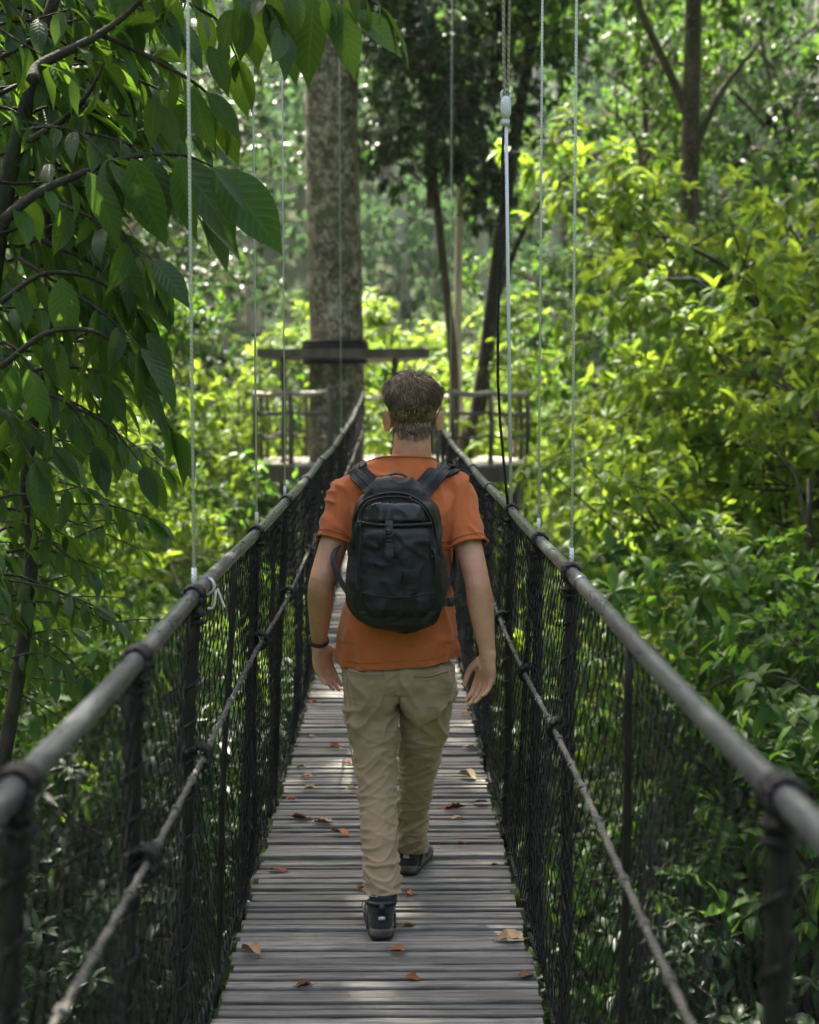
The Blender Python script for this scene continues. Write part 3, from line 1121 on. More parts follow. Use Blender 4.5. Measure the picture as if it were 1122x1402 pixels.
leaf_px(175, 480, 225, 545, 4.3, .28, -.4, .3)
leaf_px(200, 455, 239, 500, 4.3, .42, .4, .3)
leaf_px(138, 432, 168, 482, 4.35, .40, .2, .3)
leaf_px(85, 380, 92, 470, 4.3, .46, .1, .2)
leaf_px(66, 458, 90, 535, 4.3, .4, .2, .2)
leaf_px(38, 505, 62, 585, 4.2, .40, .3, .2)
leaf_px(20, 500, 18, 570, 4.2, .40, -.3, .2)
P_, D_ = np.array(P), np.array(D)
leaves(ncr, P_, D_, np.array(N), np.array(Ls), np.array(W), np.array(Dr), .28, 8, uv=True)
ntr.build('trunk', M['bark_dark'], near)
ncr.build('crown', [M['leaf_front']], near, uv=True)
# unseen crown added over the walkway to keep direct sun off it
trc, cwc = grow(seed=61, H=5.0, lo=.02, cr=5.0, crz=3.4, limbs=24, subs=8, twigs=5, r0=.10, leaf=.22, wh=7, along=5, leafw=.42, shell=.2, up=.15)
cc = Vector((.2, 9.4, 7.8))
o = link_mesh('shade_crown', cwc.mesh('shade_crown', [M['leaf_dark'], M['bark_dark']]), near); o.location = cc - near.location
o2 = link_mesh('limbs', trc.mesh('limbs', [M['bark_dark']]), near); o2.location = o.location  # limbs of the added shade crown
for q, (cx_, cy__, cz_, rz_) in enumerate([(4.6, 14.0, 9.4, 1.1), (1.6, 10.6, 9.8, 3.0), (-3.0, 9.5, 8.4, 1.5), (-6.6, 13.0, 8.8, 2.3), (-3.5, 17.5, 10.5, 4.0)]):  # more unseen crowns, placed to block sun on deck and banks
    for src, nm in ((o, 'shade_crown'), (o2, 'limbs')):
        c_ = src.copy(); COL.objects.link(c_); c_.location = Vector((cx_, cy__, cz_)) - near.location; c_.rotation_euler.z = rz_
    mb = MB(); tube(mb, [cc, (cc + Vector((cx_, cy__, cz_))) / 2 + Vector((0, 0, .4)), Vector((cx_, cy__, cz_ + .3))], [.08, .07, .05], 8, res=12)
    mb.build('shade_bough', M['bark_dark'], near)
mb = MB(); tube(mb, [stemA[-1], Vector((-1.0, 5.9, 5.4)), Vector((-.2, 7.8, 6.9)), cc + Vector((0, 0, .3))], [.02, .05, .07, .09], 8, res=20)
mb.build('shade_bough', M['bark_dark'], near)

# ================================================================== THE FOREST, TREE BY TREE
# --- slender trees by the platform
def slim(lbl, pts, d, radii, crown=None, bark='bark', leafm='leaf_dark', branches=()):
    w = [at(x, y, d) for x, y in pts]
    x0, y0 = w[0].x, w[0].y
    z0 = float(ground(x0, y0)) - .1
    o = empty('tree', (x0, y0, z0)); tag(o, lbl, 'tree')
    mb = MB()
    tube(mb, [Vector((x0 - (w[1].x - w[0].x) * .6, y0, z0))] + w, [radii[0] * 1.25] + list(radii), 10, res=40)
    for bp, br in branches:
        tube(mb, [at(x, y, d) for x, y in bp], br, 7, res=16)
    mb.build('trunk', M[bark], o)
    if crown:
        trc, cwc = grow(**crown['kw'])
        top = w[crown.get('at', -1)]
        me = cwc.mesh('slim_crown', [M[leafm], M[bark]])
        c = link_mesh('crown', me, o); c.location = top - o.location + Vector(crown.get('off', (0, 0, 0)))
        l = link_mesh('limbs', trc.mesh('slim_limbs', [M[bark]]), o); l.location = c.location
    return o


slim('leaning dark forked tree standing behind the right end of the platform', [(636, 660), (655, 560), (668, 470), (682, 360), (694, 270), (712, 150), (735, 20), (760, -120)], 27.5,
     [.16, .145, .135, .125, .12, .11, .09, .07],
     dict(kw=dict(seed=51, H=5.8, lo=.03, cr=3.3, crz=3.2, limbs=22, subs=7, twigs=6, r0=.09, leaf=.24, wh=7, along=4, leafw=.42, shell=.3), at=5, off=(-.5, 0, .1)), 'bark_dark', 'leaf_mid',
     [([(672, 440), (690, 380), (735, 285), (800, 225), (860, 185)], [.07, .06, .045, .03, .012]),
      ([(692, 290), (672, 230), (655, 150), (640, 60)], [.07, .06, .05, .03])])
slim('thin brown sapling trunk rising behind the man', [(622, 640), (622, 520), (615, 430), (606, 350), (598, 270), (590, 180), (585, 60)], 27.0,
     [.10, .085, .08, .07, .065, .05, .03],
     dict(kw=dict(seed=52, H=5.0, lo=.03, cr=2.4, crz=2.6, limbs=22, subs=7, twigs=6, r0=.06, leaf=.23, wh=7, along=4, leafw=.42, shell=.3), at=4, off=(-.1, 0, -.2)), 'bark', 'leaf_dark')
slim('slim pale barked tree between the brown sapling and the dark forked tree', [(632, 640), (628, 540), (627, 430), (629, 330), (631, 240), (632, 120)], 28.6, [.085, .08, .075, .07, .065, .05], dict(kw=dict(seed=53, H=6, lo=.05, cr=2.2, crz=3.2, limbs=14, subs=6, twigs=4, r0=.05, leaf=.22, wh=7, along=3), at=5), 'bark_pale', 'leaf_mid')
slim('tall brown trunk with dark hanging leaves towering over the bright trees on the right', [(942, 420), (944, 300), (946, 160), (950, 0), (952, -200)], 21.0, [.14, .13, .12, .11, .08],
     dict(kw=dict(seed=54, H=7, lo=.02, cr=3.6, crz=4, limbs=18, subs=7, twigs=5, r0=.1, leaf=.22, wh=7, along=4, droop=1.1), at=3, off=(.2, 0, .1)), 'bark', 'leaf_mid',
     [([(946, 170), (915, 95), (880, 20), (860, -60)], [.07, .06, .05, .03]), ([(945, 220), (985, 130), (1040, 60)], [.06, .05, .02])])

# --- right: the sunlit understory bank
RG = 'sunlit trees on the bank right of the bridge'
SPEC = [  # low dark-leaved rows carry shade in their leaf colour
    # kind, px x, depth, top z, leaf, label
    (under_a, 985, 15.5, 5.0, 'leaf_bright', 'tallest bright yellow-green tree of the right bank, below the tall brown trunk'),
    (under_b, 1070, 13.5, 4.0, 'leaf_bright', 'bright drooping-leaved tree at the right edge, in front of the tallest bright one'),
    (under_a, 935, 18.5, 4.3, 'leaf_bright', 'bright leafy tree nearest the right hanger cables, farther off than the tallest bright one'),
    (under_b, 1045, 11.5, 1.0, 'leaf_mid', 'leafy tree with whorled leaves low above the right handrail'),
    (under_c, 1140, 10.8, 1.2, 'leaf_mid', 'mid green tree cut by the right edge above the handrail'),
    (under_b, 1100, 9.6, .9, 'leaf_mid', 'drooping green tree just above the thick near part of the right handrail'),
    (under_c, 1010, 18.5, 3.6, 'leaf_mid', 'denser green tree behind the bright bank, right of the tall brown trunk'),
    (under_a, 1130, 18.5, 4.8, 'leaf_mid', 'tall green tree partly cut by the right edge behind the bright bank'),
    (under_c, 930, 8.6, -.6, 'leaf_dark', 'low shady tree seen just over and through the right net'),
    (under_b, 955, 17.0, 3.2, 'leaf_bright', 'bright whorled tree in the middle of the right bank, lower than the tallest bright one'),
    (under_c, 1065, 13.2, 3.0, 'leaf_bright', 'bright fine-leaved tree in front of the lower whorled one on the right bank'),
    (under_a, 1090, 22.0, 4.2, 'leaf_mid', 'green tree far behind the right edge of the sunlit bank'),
    (under_a, 1000, 9.8, -.2, 'leaf_dark', 'low shade-darkened green tree touching the right handrail in the view'),
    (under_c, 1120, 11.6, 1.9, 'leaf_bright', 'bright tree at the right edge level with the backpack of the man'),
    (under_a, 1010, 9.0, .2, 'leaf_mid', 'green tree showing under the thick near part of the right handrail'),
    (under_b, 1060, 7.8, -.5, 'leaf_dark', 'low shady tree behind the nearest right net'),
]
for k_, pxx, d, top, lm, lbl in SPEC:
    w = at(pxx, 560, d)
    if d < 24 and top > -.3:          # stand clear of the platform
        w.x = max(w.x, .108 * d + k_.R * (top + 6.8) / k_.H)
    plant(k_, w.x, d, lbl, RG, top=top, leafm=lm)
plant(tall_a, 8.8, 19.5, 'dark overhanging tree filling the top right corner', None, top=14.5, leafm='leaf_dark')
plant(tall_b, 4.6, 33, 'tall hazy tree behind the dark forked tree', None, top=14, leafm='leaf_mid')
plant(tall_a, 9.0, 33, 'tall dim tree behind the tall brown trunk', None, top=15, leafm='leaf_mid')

# --- left bank
LG = 'trees on the bank left of the bridge'
SPEC = [  # shade is put into the leaf colour of the low dark rows
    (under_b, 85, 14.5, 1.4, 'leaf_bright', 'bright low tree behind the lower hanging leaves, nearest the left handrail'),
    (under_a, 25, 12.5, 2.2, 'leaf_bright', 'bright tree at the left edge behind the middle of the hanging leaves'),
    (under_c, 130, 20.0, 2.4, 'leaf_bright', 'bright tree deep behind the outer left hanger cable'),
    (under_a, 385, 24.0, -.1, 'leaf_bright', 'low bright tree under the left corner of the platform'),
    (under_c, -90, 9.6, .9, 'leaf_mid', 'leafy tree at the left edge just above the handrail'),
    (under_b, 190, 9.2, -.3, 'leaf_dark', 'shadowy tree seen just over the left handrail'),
    (under_c, 320, 12.5, -.6, 'leaf_dark', 'low shade-darkened tree seen over the left rail before the platform'),
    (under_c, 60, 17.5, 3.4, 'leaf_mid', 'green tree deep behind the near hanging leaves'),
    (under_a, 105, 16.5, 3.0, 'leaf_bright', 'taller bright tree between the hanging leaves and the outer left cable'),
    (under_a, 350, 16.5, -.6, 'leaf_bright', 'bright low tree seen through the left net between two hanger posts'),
    (under_a, 10, 8.6, .2, 'leaf_dark', 'shade-darkened green tree seen through the near left net'),
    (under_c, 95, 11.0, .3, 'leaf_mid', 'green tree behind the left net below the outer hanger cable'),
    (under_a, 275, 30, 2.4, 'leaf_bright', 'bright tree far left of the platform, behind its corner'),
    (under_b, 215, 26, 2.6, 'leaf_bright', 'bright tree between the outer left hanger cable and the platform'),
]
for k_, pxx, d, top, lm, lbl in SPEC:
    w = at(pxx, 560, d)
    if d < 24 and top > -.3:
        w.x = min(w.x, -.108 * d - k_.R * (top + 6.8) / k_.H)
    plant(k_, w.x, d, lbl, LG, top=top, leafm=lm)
plant(tall_a, -6.6, 29.0, 'tall dark tree left of the great mottled trunk', None, top=12.5, leafm='leaf_dark')
plant(tall_b, -7.2, 25.0, 'tall dark tree far left behind the near hanging leaves', None, top=14, leafm='leaf_dark')
plant(tall_a, -7.0, 38, 'hazy tall tree left of and beyond the great mottled trunk', None, top=12.5, leafm='leaf_mid')

# --- middle distance, beyond the platform
for k_, pxx, d, top, lm, lbl in [
    (under_a, 520, 33, 4.4, 'leaf_bright', 'brightest sunlit tree between the great mottled trunk and the brown sapling'),
    (under_b, 575, 37, 3.6, 'leaf_bright', 'sunlit tree just beyond the head of the man'),
    (under_a, 400, 35, 4.0, 'leaf_bright', 'sunlit tree beyond the platform, left of the great mottled trunk'),
    (under_b, 700, 35, 3.8, 'leaf_bright', 'sunlit tree beyond the right rail of the platform'),
    (under_c, 650, 44, 5.4, 'leaf_mid', 'hazier green tree behind the pale barked tree'),
    (under_c, 470, 46, 5.6, 'leaf_mid', 'hazier green tree hidden mostly by the great mottled trunk'),
    (under_b, 330, 31, 3.4, 'leaf_mid', 'green tree beyond the left corner of the platform'),
    (under_b, 755, 29, 3.0, 'leaf_bright', 'sunlit tree right of the platform rail'),
]:
    w = at(pxx, 560, d)
    plant(k_, w.x, d, lbl, 'trees beyond the platform', top=top, leafm=lm, sxy=1.25)

# --- low growth seen through the nets
g = np.random.default_rng(77)
spots = [(-1.9, 9.8), (-2.6, 12.5), (2.2, 8.6), (3.3, 9.8), (2.3, 11.6), (3.6, 13.2), (-1.6, 16), (1.8, 16)]
for x, y in spots:
    plant(under_c if (x * 7 + y * 3) % 2 < 1 else under_b, x, y, 'shadowed tree below the walkway glimpsed through the net', 'shadowed trees under the nets', top=g.uniform(-1.9, -.9) if y < 9 else g.uniform(-1.6, -.4), leafm='leaf_dark')  # darker leaf colour stands in for shade under the nets

# ================================================================== FAR FOREST AND UNDERGROWTH
g = np.random.default_rng(99)
mb = MB()
P, D, N, Ls = [], [], [], []
TA, TB, TRA = [], [], []
pts = []
for q in range(430):
    y = g.uniform(44, 135); x = g.uniform(-.36, .36) * y + g.normal(0, 3)
    pts.append((x, y))
for q in range(110):
    y = g.uniform(-6, 46); x = g.choice([-1, 1]) * g.uniform(max(11, .36 * y + 3), 46)
    pts.append((x, y))
for x, y in pts:
    z = float(ground(x, y)); H = g.uniform(8, 17); r = g.uniform(1.8, 3.6)
    TA.append((x, y, z)); TB.append((x + g.normal(0, .4), y, z + H * .9)); TRA.append(.08 + .012 * H)
    nl = 260 if y < 90 else 170
    # lumpy crown: several clumps
    nc = 9
    cc = np.stack([g.normal(0, r * .55, nc), g.normal(0, r * .55, nc), H * g.uniform(.35, 1.0, nc)], 1) + np.array([x, y, z])
    idx = g.integers(0, nc, nl)
    off = g.normal(0, 1, (nl, 3)); off /= np.linalg.norm(off, axis=1)[:, None]
    p = cc[idx] + off * (r * .42) * g.uniform(.5, 1, (nl, 1)) * np.array([1, 1, .7])
    P.append(p); D.append(off * .7 + np.array([0, 0, -.4]) + g.normal(0, .3, (nl, 3))); N.append(np.tile([0, 0, 1.], (nl, 1)) + off * .5 + g.normal(0, .3, (nl, 3)))
    Ls.append(np.full(nl, .55 if y < 90 else .75) * g.uniform(.6, 1.2, nl))
P = np.concatenate(P); D = np.concatenate(D); N = np.concatenate(N); Ls = np.concatenate(Ls)
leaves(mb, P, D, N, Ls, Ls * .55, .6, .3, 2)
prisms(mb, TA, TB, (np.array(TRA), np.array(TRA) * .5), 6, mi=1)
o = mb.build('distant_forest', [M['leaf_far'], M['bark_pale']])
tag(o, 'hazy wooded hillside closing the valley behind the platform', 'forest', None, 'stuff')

mb = MB()
n = 26000
x = g.uniform(-1, 1, n) ** 1 * 17; y = g.uniform(1.5, 42, n)
P = np.stack([x, y, ground(x, y) + g.uniform(.02, 1.1, n) ** 1.3], 1)
D = g.normal(0, 1, (n, 3)); D[:, 2] = g.uniform(-.4, .5, n)
N = np.tile([0, 0, 1.], (n, 1)) + g.normal(0, .4, (n, 3))
L = g.uniform(.18, .42, n)
leaves(mb, P, D, N, L, L * .42, .7, .25, 2)
o = mb.build('undergrowth', [M['leaf_mid']])
tag(o, 'dense low leafy growth covering the gully floor', 'undergrowth', None, 'stuff')
# ================================================================== PERSON
man = empty('person', (.02, 5.05, 0))
tag(man, 'man in rust orange t-shirt, khaki trousers and dark hiking shoes walking away along the deck', 'person')
MO = np.array(man.location)


def ball(mb, c, r, rot=None, sub=3):
    bm = bmesh.new()
    bmesh.ops.create_icosphere(bm, subdivisions=sub, radius=1)
    V = np.array([v.co[:] for v in bm.verts]) * np.asarray(r, float)
    F = [tuple(v.index for v in f.verts) for f in bm.faces]
    bm.free()
    if rot is not None: V = V @ np.array(rot).T
    mb.add(V + np.asarray(c, float), F)


def remesh(mb, voxel, it=4, fac=.5):
    """one continuous skin around everything collected; returns verts, faces"""
    me = mb.mesh('tmp', [], smooth=True)
    o = bpy.data.objects.new('tmp', me); COL.objects.link(o)
    m = o.modifiers.new('r', 'REMESH'); m.mode = 'VOXEL'; m.voxel_size = voxel
    if it:
        s = o.modifiers.new('s', 'SMOOTH'); s.iterations = it; s.factor = fac
    dg = bpy.context.evaluated_depsgraph_get()
    e = o.evaluated_get(dg)
    me2 = bpy.data.meshes.new_from_object(e)
    bpy.data.objects.remove(o); bpy.data.meshes.remove(me)
    return me2


def get_v(me):
    a = np.empty(len(me.vertices) * 3, np.float32); me.vertices.foreach_get('co', a)
    return a.reshape(-1, 3).astype(float)


def get_n(me):
    a = np.empty(len(me.vertices) * 3, np.float32); me.vertices.foreach_get('normal', a)
    return a.reshape(-1, 3).astype(float)


def set_v(me, V):
    me.vertices.foreach_set('co', V.astype(np.float32).ravel()); me.update()


def ridged(p, o=0.0):
    n = noise.noise(Vector((p[0] + o, p[1] - o, p[2] + 2 * o)))
    return (1 - min(1, abs(n) * 2.3)) ** 2.6


def smooth_shade(me, mats):
    me.polygons.foreach_set('use_smooth', np.ones(len(me.polygons), dtype=bool))
    me.materials.clear()
    for m in (mats if isinstance(mats, (list, tuple)) else [mats]): me.materials.append(m)
    me.update()


def finish(me, name, mats, parent, sub=None):
    set_v(me, get_v(me) - MO)
    smooth_shade(me, mats)
    me.name = name
    return link_mesh(name, me, parent)


def bvh_of(me):
    V = get_v(me)
    return BVHTree.FromPolygons([tuple(v) for v in V], [tuple(p.vertices) for p in me.polygons])


def cut(me, co, no, sel=None):
    """cut away the side the normal points to; sel(center) limits which faces take part"""
    bm = bmesh.new(); bm.from_mesh(me)
    if sel is None:
        geom = bm.verts[:] + bm.edges[:] + bm.faces[:]
    else:
        fs = [f for f in bm.faces if sel(f.calc_center_median())]
        es = {e for f in fs for e in f.edges}; vs = {v for f in fs for v in f.verts}
        geom = list(vs) + list(es) + fs
    bmesh.ops.bisect_plane(bm, geom=geom, dist=1e-5, plane_co=co, plane_no=no, clear_outer=True)
    loose = [v for v in bm.verts if not v.link_faces]
    bmesh.ops.delete(bm, geom=loose, context='VERTS')
    bm.to_mesh(me); bm.free(); me.update()


def solidify(me, th, offset=-1):
    o = bpy.data.objects.new('tmp', me); COL.objects.link(o)
    m = o.modifiers.new('s', 'SOLIDIFY'); m.thickness = th; m.offset = offset
    e = o.evaluated_get(bpy.context.evaluated_depsgraph_get())
    me2 = bpy.data.meshes.new_from_object(e)
    bpy.data.objects.remove(o); bpy.data.meshes.remove(me)
    return me2


# ---- materials
t = NT('skin')
n1 = t.noise(9, 4, .6, t.coord()); n2 = t.noise(140, 3, .6, t.coord())
col = t.ramp(n1, [(.3, (.40, .185, .105)), (.55, (.53, .28, .165)), (.75, (.60, .31, .19))])
n3 = t.noise(26, 5, .7, t.coord()); col = t.mix(t.ramp(n3, [(.45, 0), (.75, .45)]), col, (.40, .16, .10))
p = t.principled(col, t.ramp(n3, [(.3, .38), (.7, .56)]), 0, t.bump(t.math('ADD', n2, n3), .4, .003), .45)
p.inputs['Subsurface Weight'].default_value = .06
p.inputs['Subsurface Radius'].default_value = (.012, .005, .003)
M['skin'] = t.mat
t = NT('hair')
geo = t.n('ShaderNodeNewGeometry')
col = t.ramp(geo.outputs['Random Per Island'], [(0, (.030, .018, .010)), (.4, (.085, .052, .027)), (.8, (.24, .158, .088)), (1, (.40, .28, .17))])
t.principled(col, .42, 0, None, .5)
M['hair'] = t.mat
t = NT('hair_base'); t.principled((.022, .014, .008), .7, 0, None, .2); M['hair_base'] = t.mat


def cloth(name, a, b, weave=900, rough=.85, bump=.25, blot=7, sheen=.15):
    t = NT(name)
    co = t.coord()
    n1 = t.noise(blot, 5, .6, co); n2 = t.noise(weave, 2, .5, co); n3 = t.noise(55, 4, .65, co)
    col = t.mix(t.ramp(n1, [(.35, 0), (.7, 1)]), a, b)
    col = t.mix(t.ramp(n2, [(.3, .28), (.6, 0)]), col, (a[0] * .45, a[1] * .45, a[2] * .45))
    n4 = t.noise(15, 4, .6, t.coord((1, 1, .55), rot=(0, .5, 0)), 1.6)
    h = t.math('ADD', t.math('MULTIPLY', n4, 3.0), t.math('ADD', t.math('MULTIPLY', n2, .25), n3))
    p = t.principled(col, rough, 0, t.bump(h, bump, .003), .25)
    p.inputs['Sheen Weight'].default_value = sheen
    return t.mat


M['shirt'] = cloth('orange_cotton', (.48, .128, .036), (.38, .098, .027), 700, .9, .35)
M['khaki'] = cloth('khaki_cotton', (.37, .262, .155), (.30, .212, .125), 900, .82, .35)
M['sock'] = cloth('sock_knit', (.03, .032, .032), (.05, .05, .05), 300, .95, .6)
M['shoe'] = cloth('shoe_suede', (.022, .023, .024), (.045, .043, .040), 400, .75, .5, 20)
t = NT('shoe_sole'); t.principled(t.ramp(t.noise(30, 4, .6, t.coord()), [(.35, (.05, .042, .032)), (.7, (.16, .125, .085))]), .8); M['sole'] = t.mat
t = NT('tread'); t.principled((.014, .014, .014), .8); M['tread'] = t.mat
t = NT('reflector'); t.principled((.45, .46, .47), .35, .3); M['reflector'] = t.mat
t = NT('strap_rubber'); t.principled((.012, .012, .013), .4); M['rubber'] = t.mat

# ---- joints
HC = np.array(at(566, 560, 5.10))
SHL, SHR = np.array(at(478, 680, 5.07)), np.array(at(624, 681, 5.07))
ELL, ELR = np.array(at(440, 798, 4.98)), np.array(at(654, 798, 4.94))
WRL, WRR = np.array(at(437, 880, 5.16)), np.array(at(668, 896, 4.92))
HIPL, HIPR = np.array(at(506, 925, 5.03)), np.array(at(586, 925, 5.05))
KNL, KNR = np.array(at(515, 1055, 4.97)), np.array(at(571, 1050, 5.26))
ANL, ANR = np.array(at(525, 1252, 4.77)), np.array(at(563, 1172, 5.44))

# ---- body (head, neck, torso, arms, hands, legs) as one skin
mb = MB()
ball(mb, HC + [0, -.004, .014], (.074, .093, .088), sub=4)
ball(mb, HC + [0, .026, -.052], (.057, .062, .066))
ball(mb, HC + [0, .062, -.088], (.030, .026, .026))           # chin
loft(mb, [HC + [0, .082, .012], HC + [0, .098, -.012], HC + [0, .108, -.032], HC + [0, .092, -.042]], [.008, .010, .014, .012], n=8)   # nose
loft(mb, [HC + [-.045, .074, .026], HC + [0, .090, .022], HC + [.045, .074, .026]], [.010, .012, .010], n=8)                           # brow
for s in (-1, 1):
    ball(mb, HC + [s * .036, .068, -.022], (.020, .018, .016))        # cheek
loft(mb, [HC + [-.024, .078, -.064], HC + [0, .090, -.063], HC + [.024, .078, -.064]], [.005, .0085, .005], n=8)
loft(mb, [HC + [-.022, .076, -.074], HC + [0, .087, -.074], HC + [.022, .076, -.074]], [.005, .009, .005], n=8)
for s in (-1, 1):
    c = HC + [s * .084, -.002, -.040]
    ball(mb, HC + [s * .074, .008, -.040], (.012, .014, .024))
    rt = Matrix.Rotation(s * -.55, 3, 'Z') @ Matrix.Rotation(s * .16, 3, 'Y')
    ball(mb, c, (.010, .021, .033), rt)
    th = np.linspace(0, 2 * PI, 20)
    ring = np.stack([np.full(20, s * .006), .018 * np.cos(th), .031 * np.sin(th) + .002 * np.cos(th)], 1) @ np.array(rt).T + c
    loft(mb, ring, .0052, n=6)
NB = np.array(at(562, 655, 5.075))
loft(mb, smooth_path([NB - [0, 0, .05], NB, HC + [-.002, -.02, -.085], HC + [0, -.012, -.03]], 12), lerp_list([.085, .071, .060, .058], 12), lerp_list([.07, .062, .058, .06], 12), side=(1, 0, 0), n=20)
tz = [(.80, .165, .115, .012), (.92, .165, .12, .012), (1.05, .148, .1, .014), (1.18, .158, .108, .018), (1.30, .172, .115, .022), (1.40, .170, .1, .028), (1.455, .125, .078, .036), (1.49, .075, .06, .045)]
loft(mb, [(c, 5.035 + (z - .8) * .055, z) for z, a, b, c in tz], [a for z, a, b, c in tz], [b for z, a, b, c in tz], side=(1, 0, 0), n=28, power=2.3)
for S, E, Wp in ((SHL, ELL, WRL), (SHR, ELR, WRR)):
    inn = S + (np.array([.03, 5.07, 1.42]) - S) * .35
    pth = [inn, S, S + (E - S) * .35, S + (E - S) * .7, E, E + (Wp - E) * .25, E + (Wp - E) * .6, Wp + (E - Wp) * .08, Wp + (Wp - E) * .06]
    loft(mb, smooth_path(pth, 30), lerp_list([.055, .056, .050, .0455, .0405, .0445, .0365, .0275, .0275], 30), lerp_list([.055, .056, .051, .045, .039, .041, .033, .0225, .0215], 30), side=(1, .15, 0), n=18)


def hand(mb, Wp, Fd, Np, S, curl):
    Fd = unit(Fd); Np = unit(np.asarray(Np) - Fd * np.dot(Np, Fd)); S0 = np.cross(Fd, Np); S = S0 if np.dot(S0, S) > 0 else -S0
    st = [(-.01, .026, .020), (.015, .030, .019), (.045, .037, .018), (.075, .041, .0155), (.094, .039, .012)]
    loft(mb, smooth_path([Wp + Fd * a for a, b, c in st], 12), lerp_list([b for a, b, c in st], 12), lerp_list([c for a, b, c in st], 12), side=S, n=16, power=2.4)
    ball(mb, Wp + Fd * .035 + S * .022 + Np * .008, (.016, .016, .02))           # thenar
    for k, (off, fo, ln) in enumerate([(.0315, .090, (.040, .025, .021)), (.0105, .094, (.044, .028, .022)), (-.0105, .091, (.041, .027, .021)), (-.030, .083, (.032, .020, .019))]):
        p = Wp + Fd * (fo - .012) + S * off
        a = curl[k] * .35
        pts = [p]; spread = off * 1.6
        for q, l in enumerate(ln):
            a += curl[k] * (.5, .75, .45)[q]
            d = unit(Fd * math.cos(a) + Np * math.sin(a) + S * spread)
            if q == 0: pts.append(pts[-1] + d * .012)
            pts.append(pts[-1] + d * l)
        loft(mb, smooth_path(pts, 16), lerp_list([.0098, .0096, .0090, .0084, .0066], 16), n=10, round_caps=True)
    b = Wp + Fd * .022 + S * .024 + Np * .006
    p1 = b + unit(Fd * .72 + S * .55 + Np * .22) * .046
    p2 = p1 + unit(Fd * .92 + S * .18 + Np * .25) * .034
    p3 = p2 + unit(Fd * .97 + S * .02 + Np * .25) * .026
    loft(mb, smooth_path([b, p1, p2, p3], 14), lerp_list([.015, .0118, .0105, .0075], 14), n=10, round_caps=True)


hand(mb, WRL, (.16, .22, -1), (.62, -.78, 0), (.8, .6, 0), [.30, .42, .50, .58])
hand(mb, WRR, (-.10, .02, -1), (-.66, -.75, 0), (-.75, .66, 0), [.42, .50, .56, .62])
for H, K, A, s in ((HIPL, KNL, ANL, -1), (HIPR, KNR, ANR, 1)):
    loft(mb, smooth_path([H + [0, 0, .06], H, H + (K - H) * .5, K, K + (A - K) * .3, A + (K - A) * .12, A - [0, 0, .03]], 30), lerp_list([.066, .070, .060, .047, .044, .036, .036], 30), n=18)
    loft(mb, smooth_path([A + [0, -.045, -.045], A + [0, 0, -.035], A + [0, .09, -.06], A + [0, .17, -.078]], 10), lerp_list([.028, .036, .038, .03], 10), lerp_list([.025, .035, .028, .015], 10), side=(1, 0, 0), n=14)
bme = remesh(mb, .0042, 5, .5)
V = get_v(bme)
sel = (np.abs(V[:, 0] - MO[0]) < .35)
body_bvh = bvh_of(bme)
body = finish(bme, 'body', M['skin'], man)
for s in (-1, 1):
    mb = MB(); ball(mb, HC + [s * .032, .071, .006], (.0125, .0125, .0125))
    t = M.get('eye')
    if t is None:
        t = NT('eye'); t.principled((.5, .5, .48), .2); M['eye'] = t.mat
    mb.build('eye', M['eye'], man)

# ---- hair
g = np.random.default_rng(12)
c0 = HC + np.array([0, -.006, .004])
roots = []
capV = []


def hairline(az):
    """lowest elevation (relative height) where hair grows; az 0 = back, pi = face"""
    a = abs(az)
    return np.interp(a, [0, .5, 1.05, 1.35, 1.7, 2.1, 2.5, PI], [-.098, -.094, -.070, -.022, -.015, .03, .062, .068])


tries = 0
while len(roots) < 11000 and tries < 80000:
    tries += 1
    v = g.normal(0, 1, 3); v /= np.linalg.norm(v)
    if v[2] < -.85: continue
    o = Vector(c0 + v * .3)
    hit, nrm, idx, dist = body_bvh.ray_cast(o, Vector(-v))
    if hit is None: continue
    rel = np.array(hit) - c0
    az = math.atan2(rel[0], -rel[1])
    if rel[2] < hairline(az) + g.normal(0, .008): continue
    if abs(rel[0]) > .0765 and rel[2] < -.005: continue
    if abs(rel[0]) > .066 and rel[2] < -.018 and rel[1] > -.035: continue
    if rel[2] < -.105: continue
    roots.append((np.array(hit), np.array(nrm), rel, az))
mb = MB()
CR = np.array([.006, -.030, .088])     # whorl
lens = []
A_, B_, RA_, RB_ = [], [], [], []
for p, nr, rel, az in roots:
    top = np.clip((rel[2] - .0) / .07, 0, 1)
    L = .010 + .027 * top ** 1.3 + g.uniform(-.003, .007) + .002 * (rel[2] < -.05)
    if abs(az) > 2.2: L += .010
    L *= 1 + .75 * top * max(0, noise.noise(Vector(rel * 34 + 5)))
    away = rel - CR
    away = away - nr * np.dot(away, nr)
    away = unit(away)
    sw = np.cross(nr, away)
    fl = away * .75 + sw * .55 * top + np.array([-rel[0] * 3, 0, -1.1]) * (1 - top)
    if rel[1] > -.02: fl = fl + np.array([.5, .25, 0]) * top
    q = rel * 19
    fl = fl + 1.15 * np.array([noise.noise(Vector(q)), noise.noise(Vector(q + 7)), noise.noise(Vector(q - 9))]) * (.06 + 1.2 * top)
    fl = unit(fl - nr * np.dot(fl, nr)) + g.normal(0, .05 + .08 * top, 3)
    lift = .24 + .26 * top + .42 * max(0, noise.noise(Vector(q * .8 + 3)))
    lift *= .55 + .45 * min(1, max(0, (rel[2] + .075) / .08))
    P0 = p - nr * .003
    pts = [P0, p + nr * L * lift * .7 + fl * L * .25, p + nr * L * lift * 1.0 + fl * L * .65, p + nr * L * lift * .85 + fl * L * 1.05 - np.array([0, 0, .08 * L])]
    r = g.uniform(.0010, .0018) * (.8 if rel[2] < -.06 else 1)
    loft(mb, pts, [r, r, r * .75, .0003], n=3, cap=False)
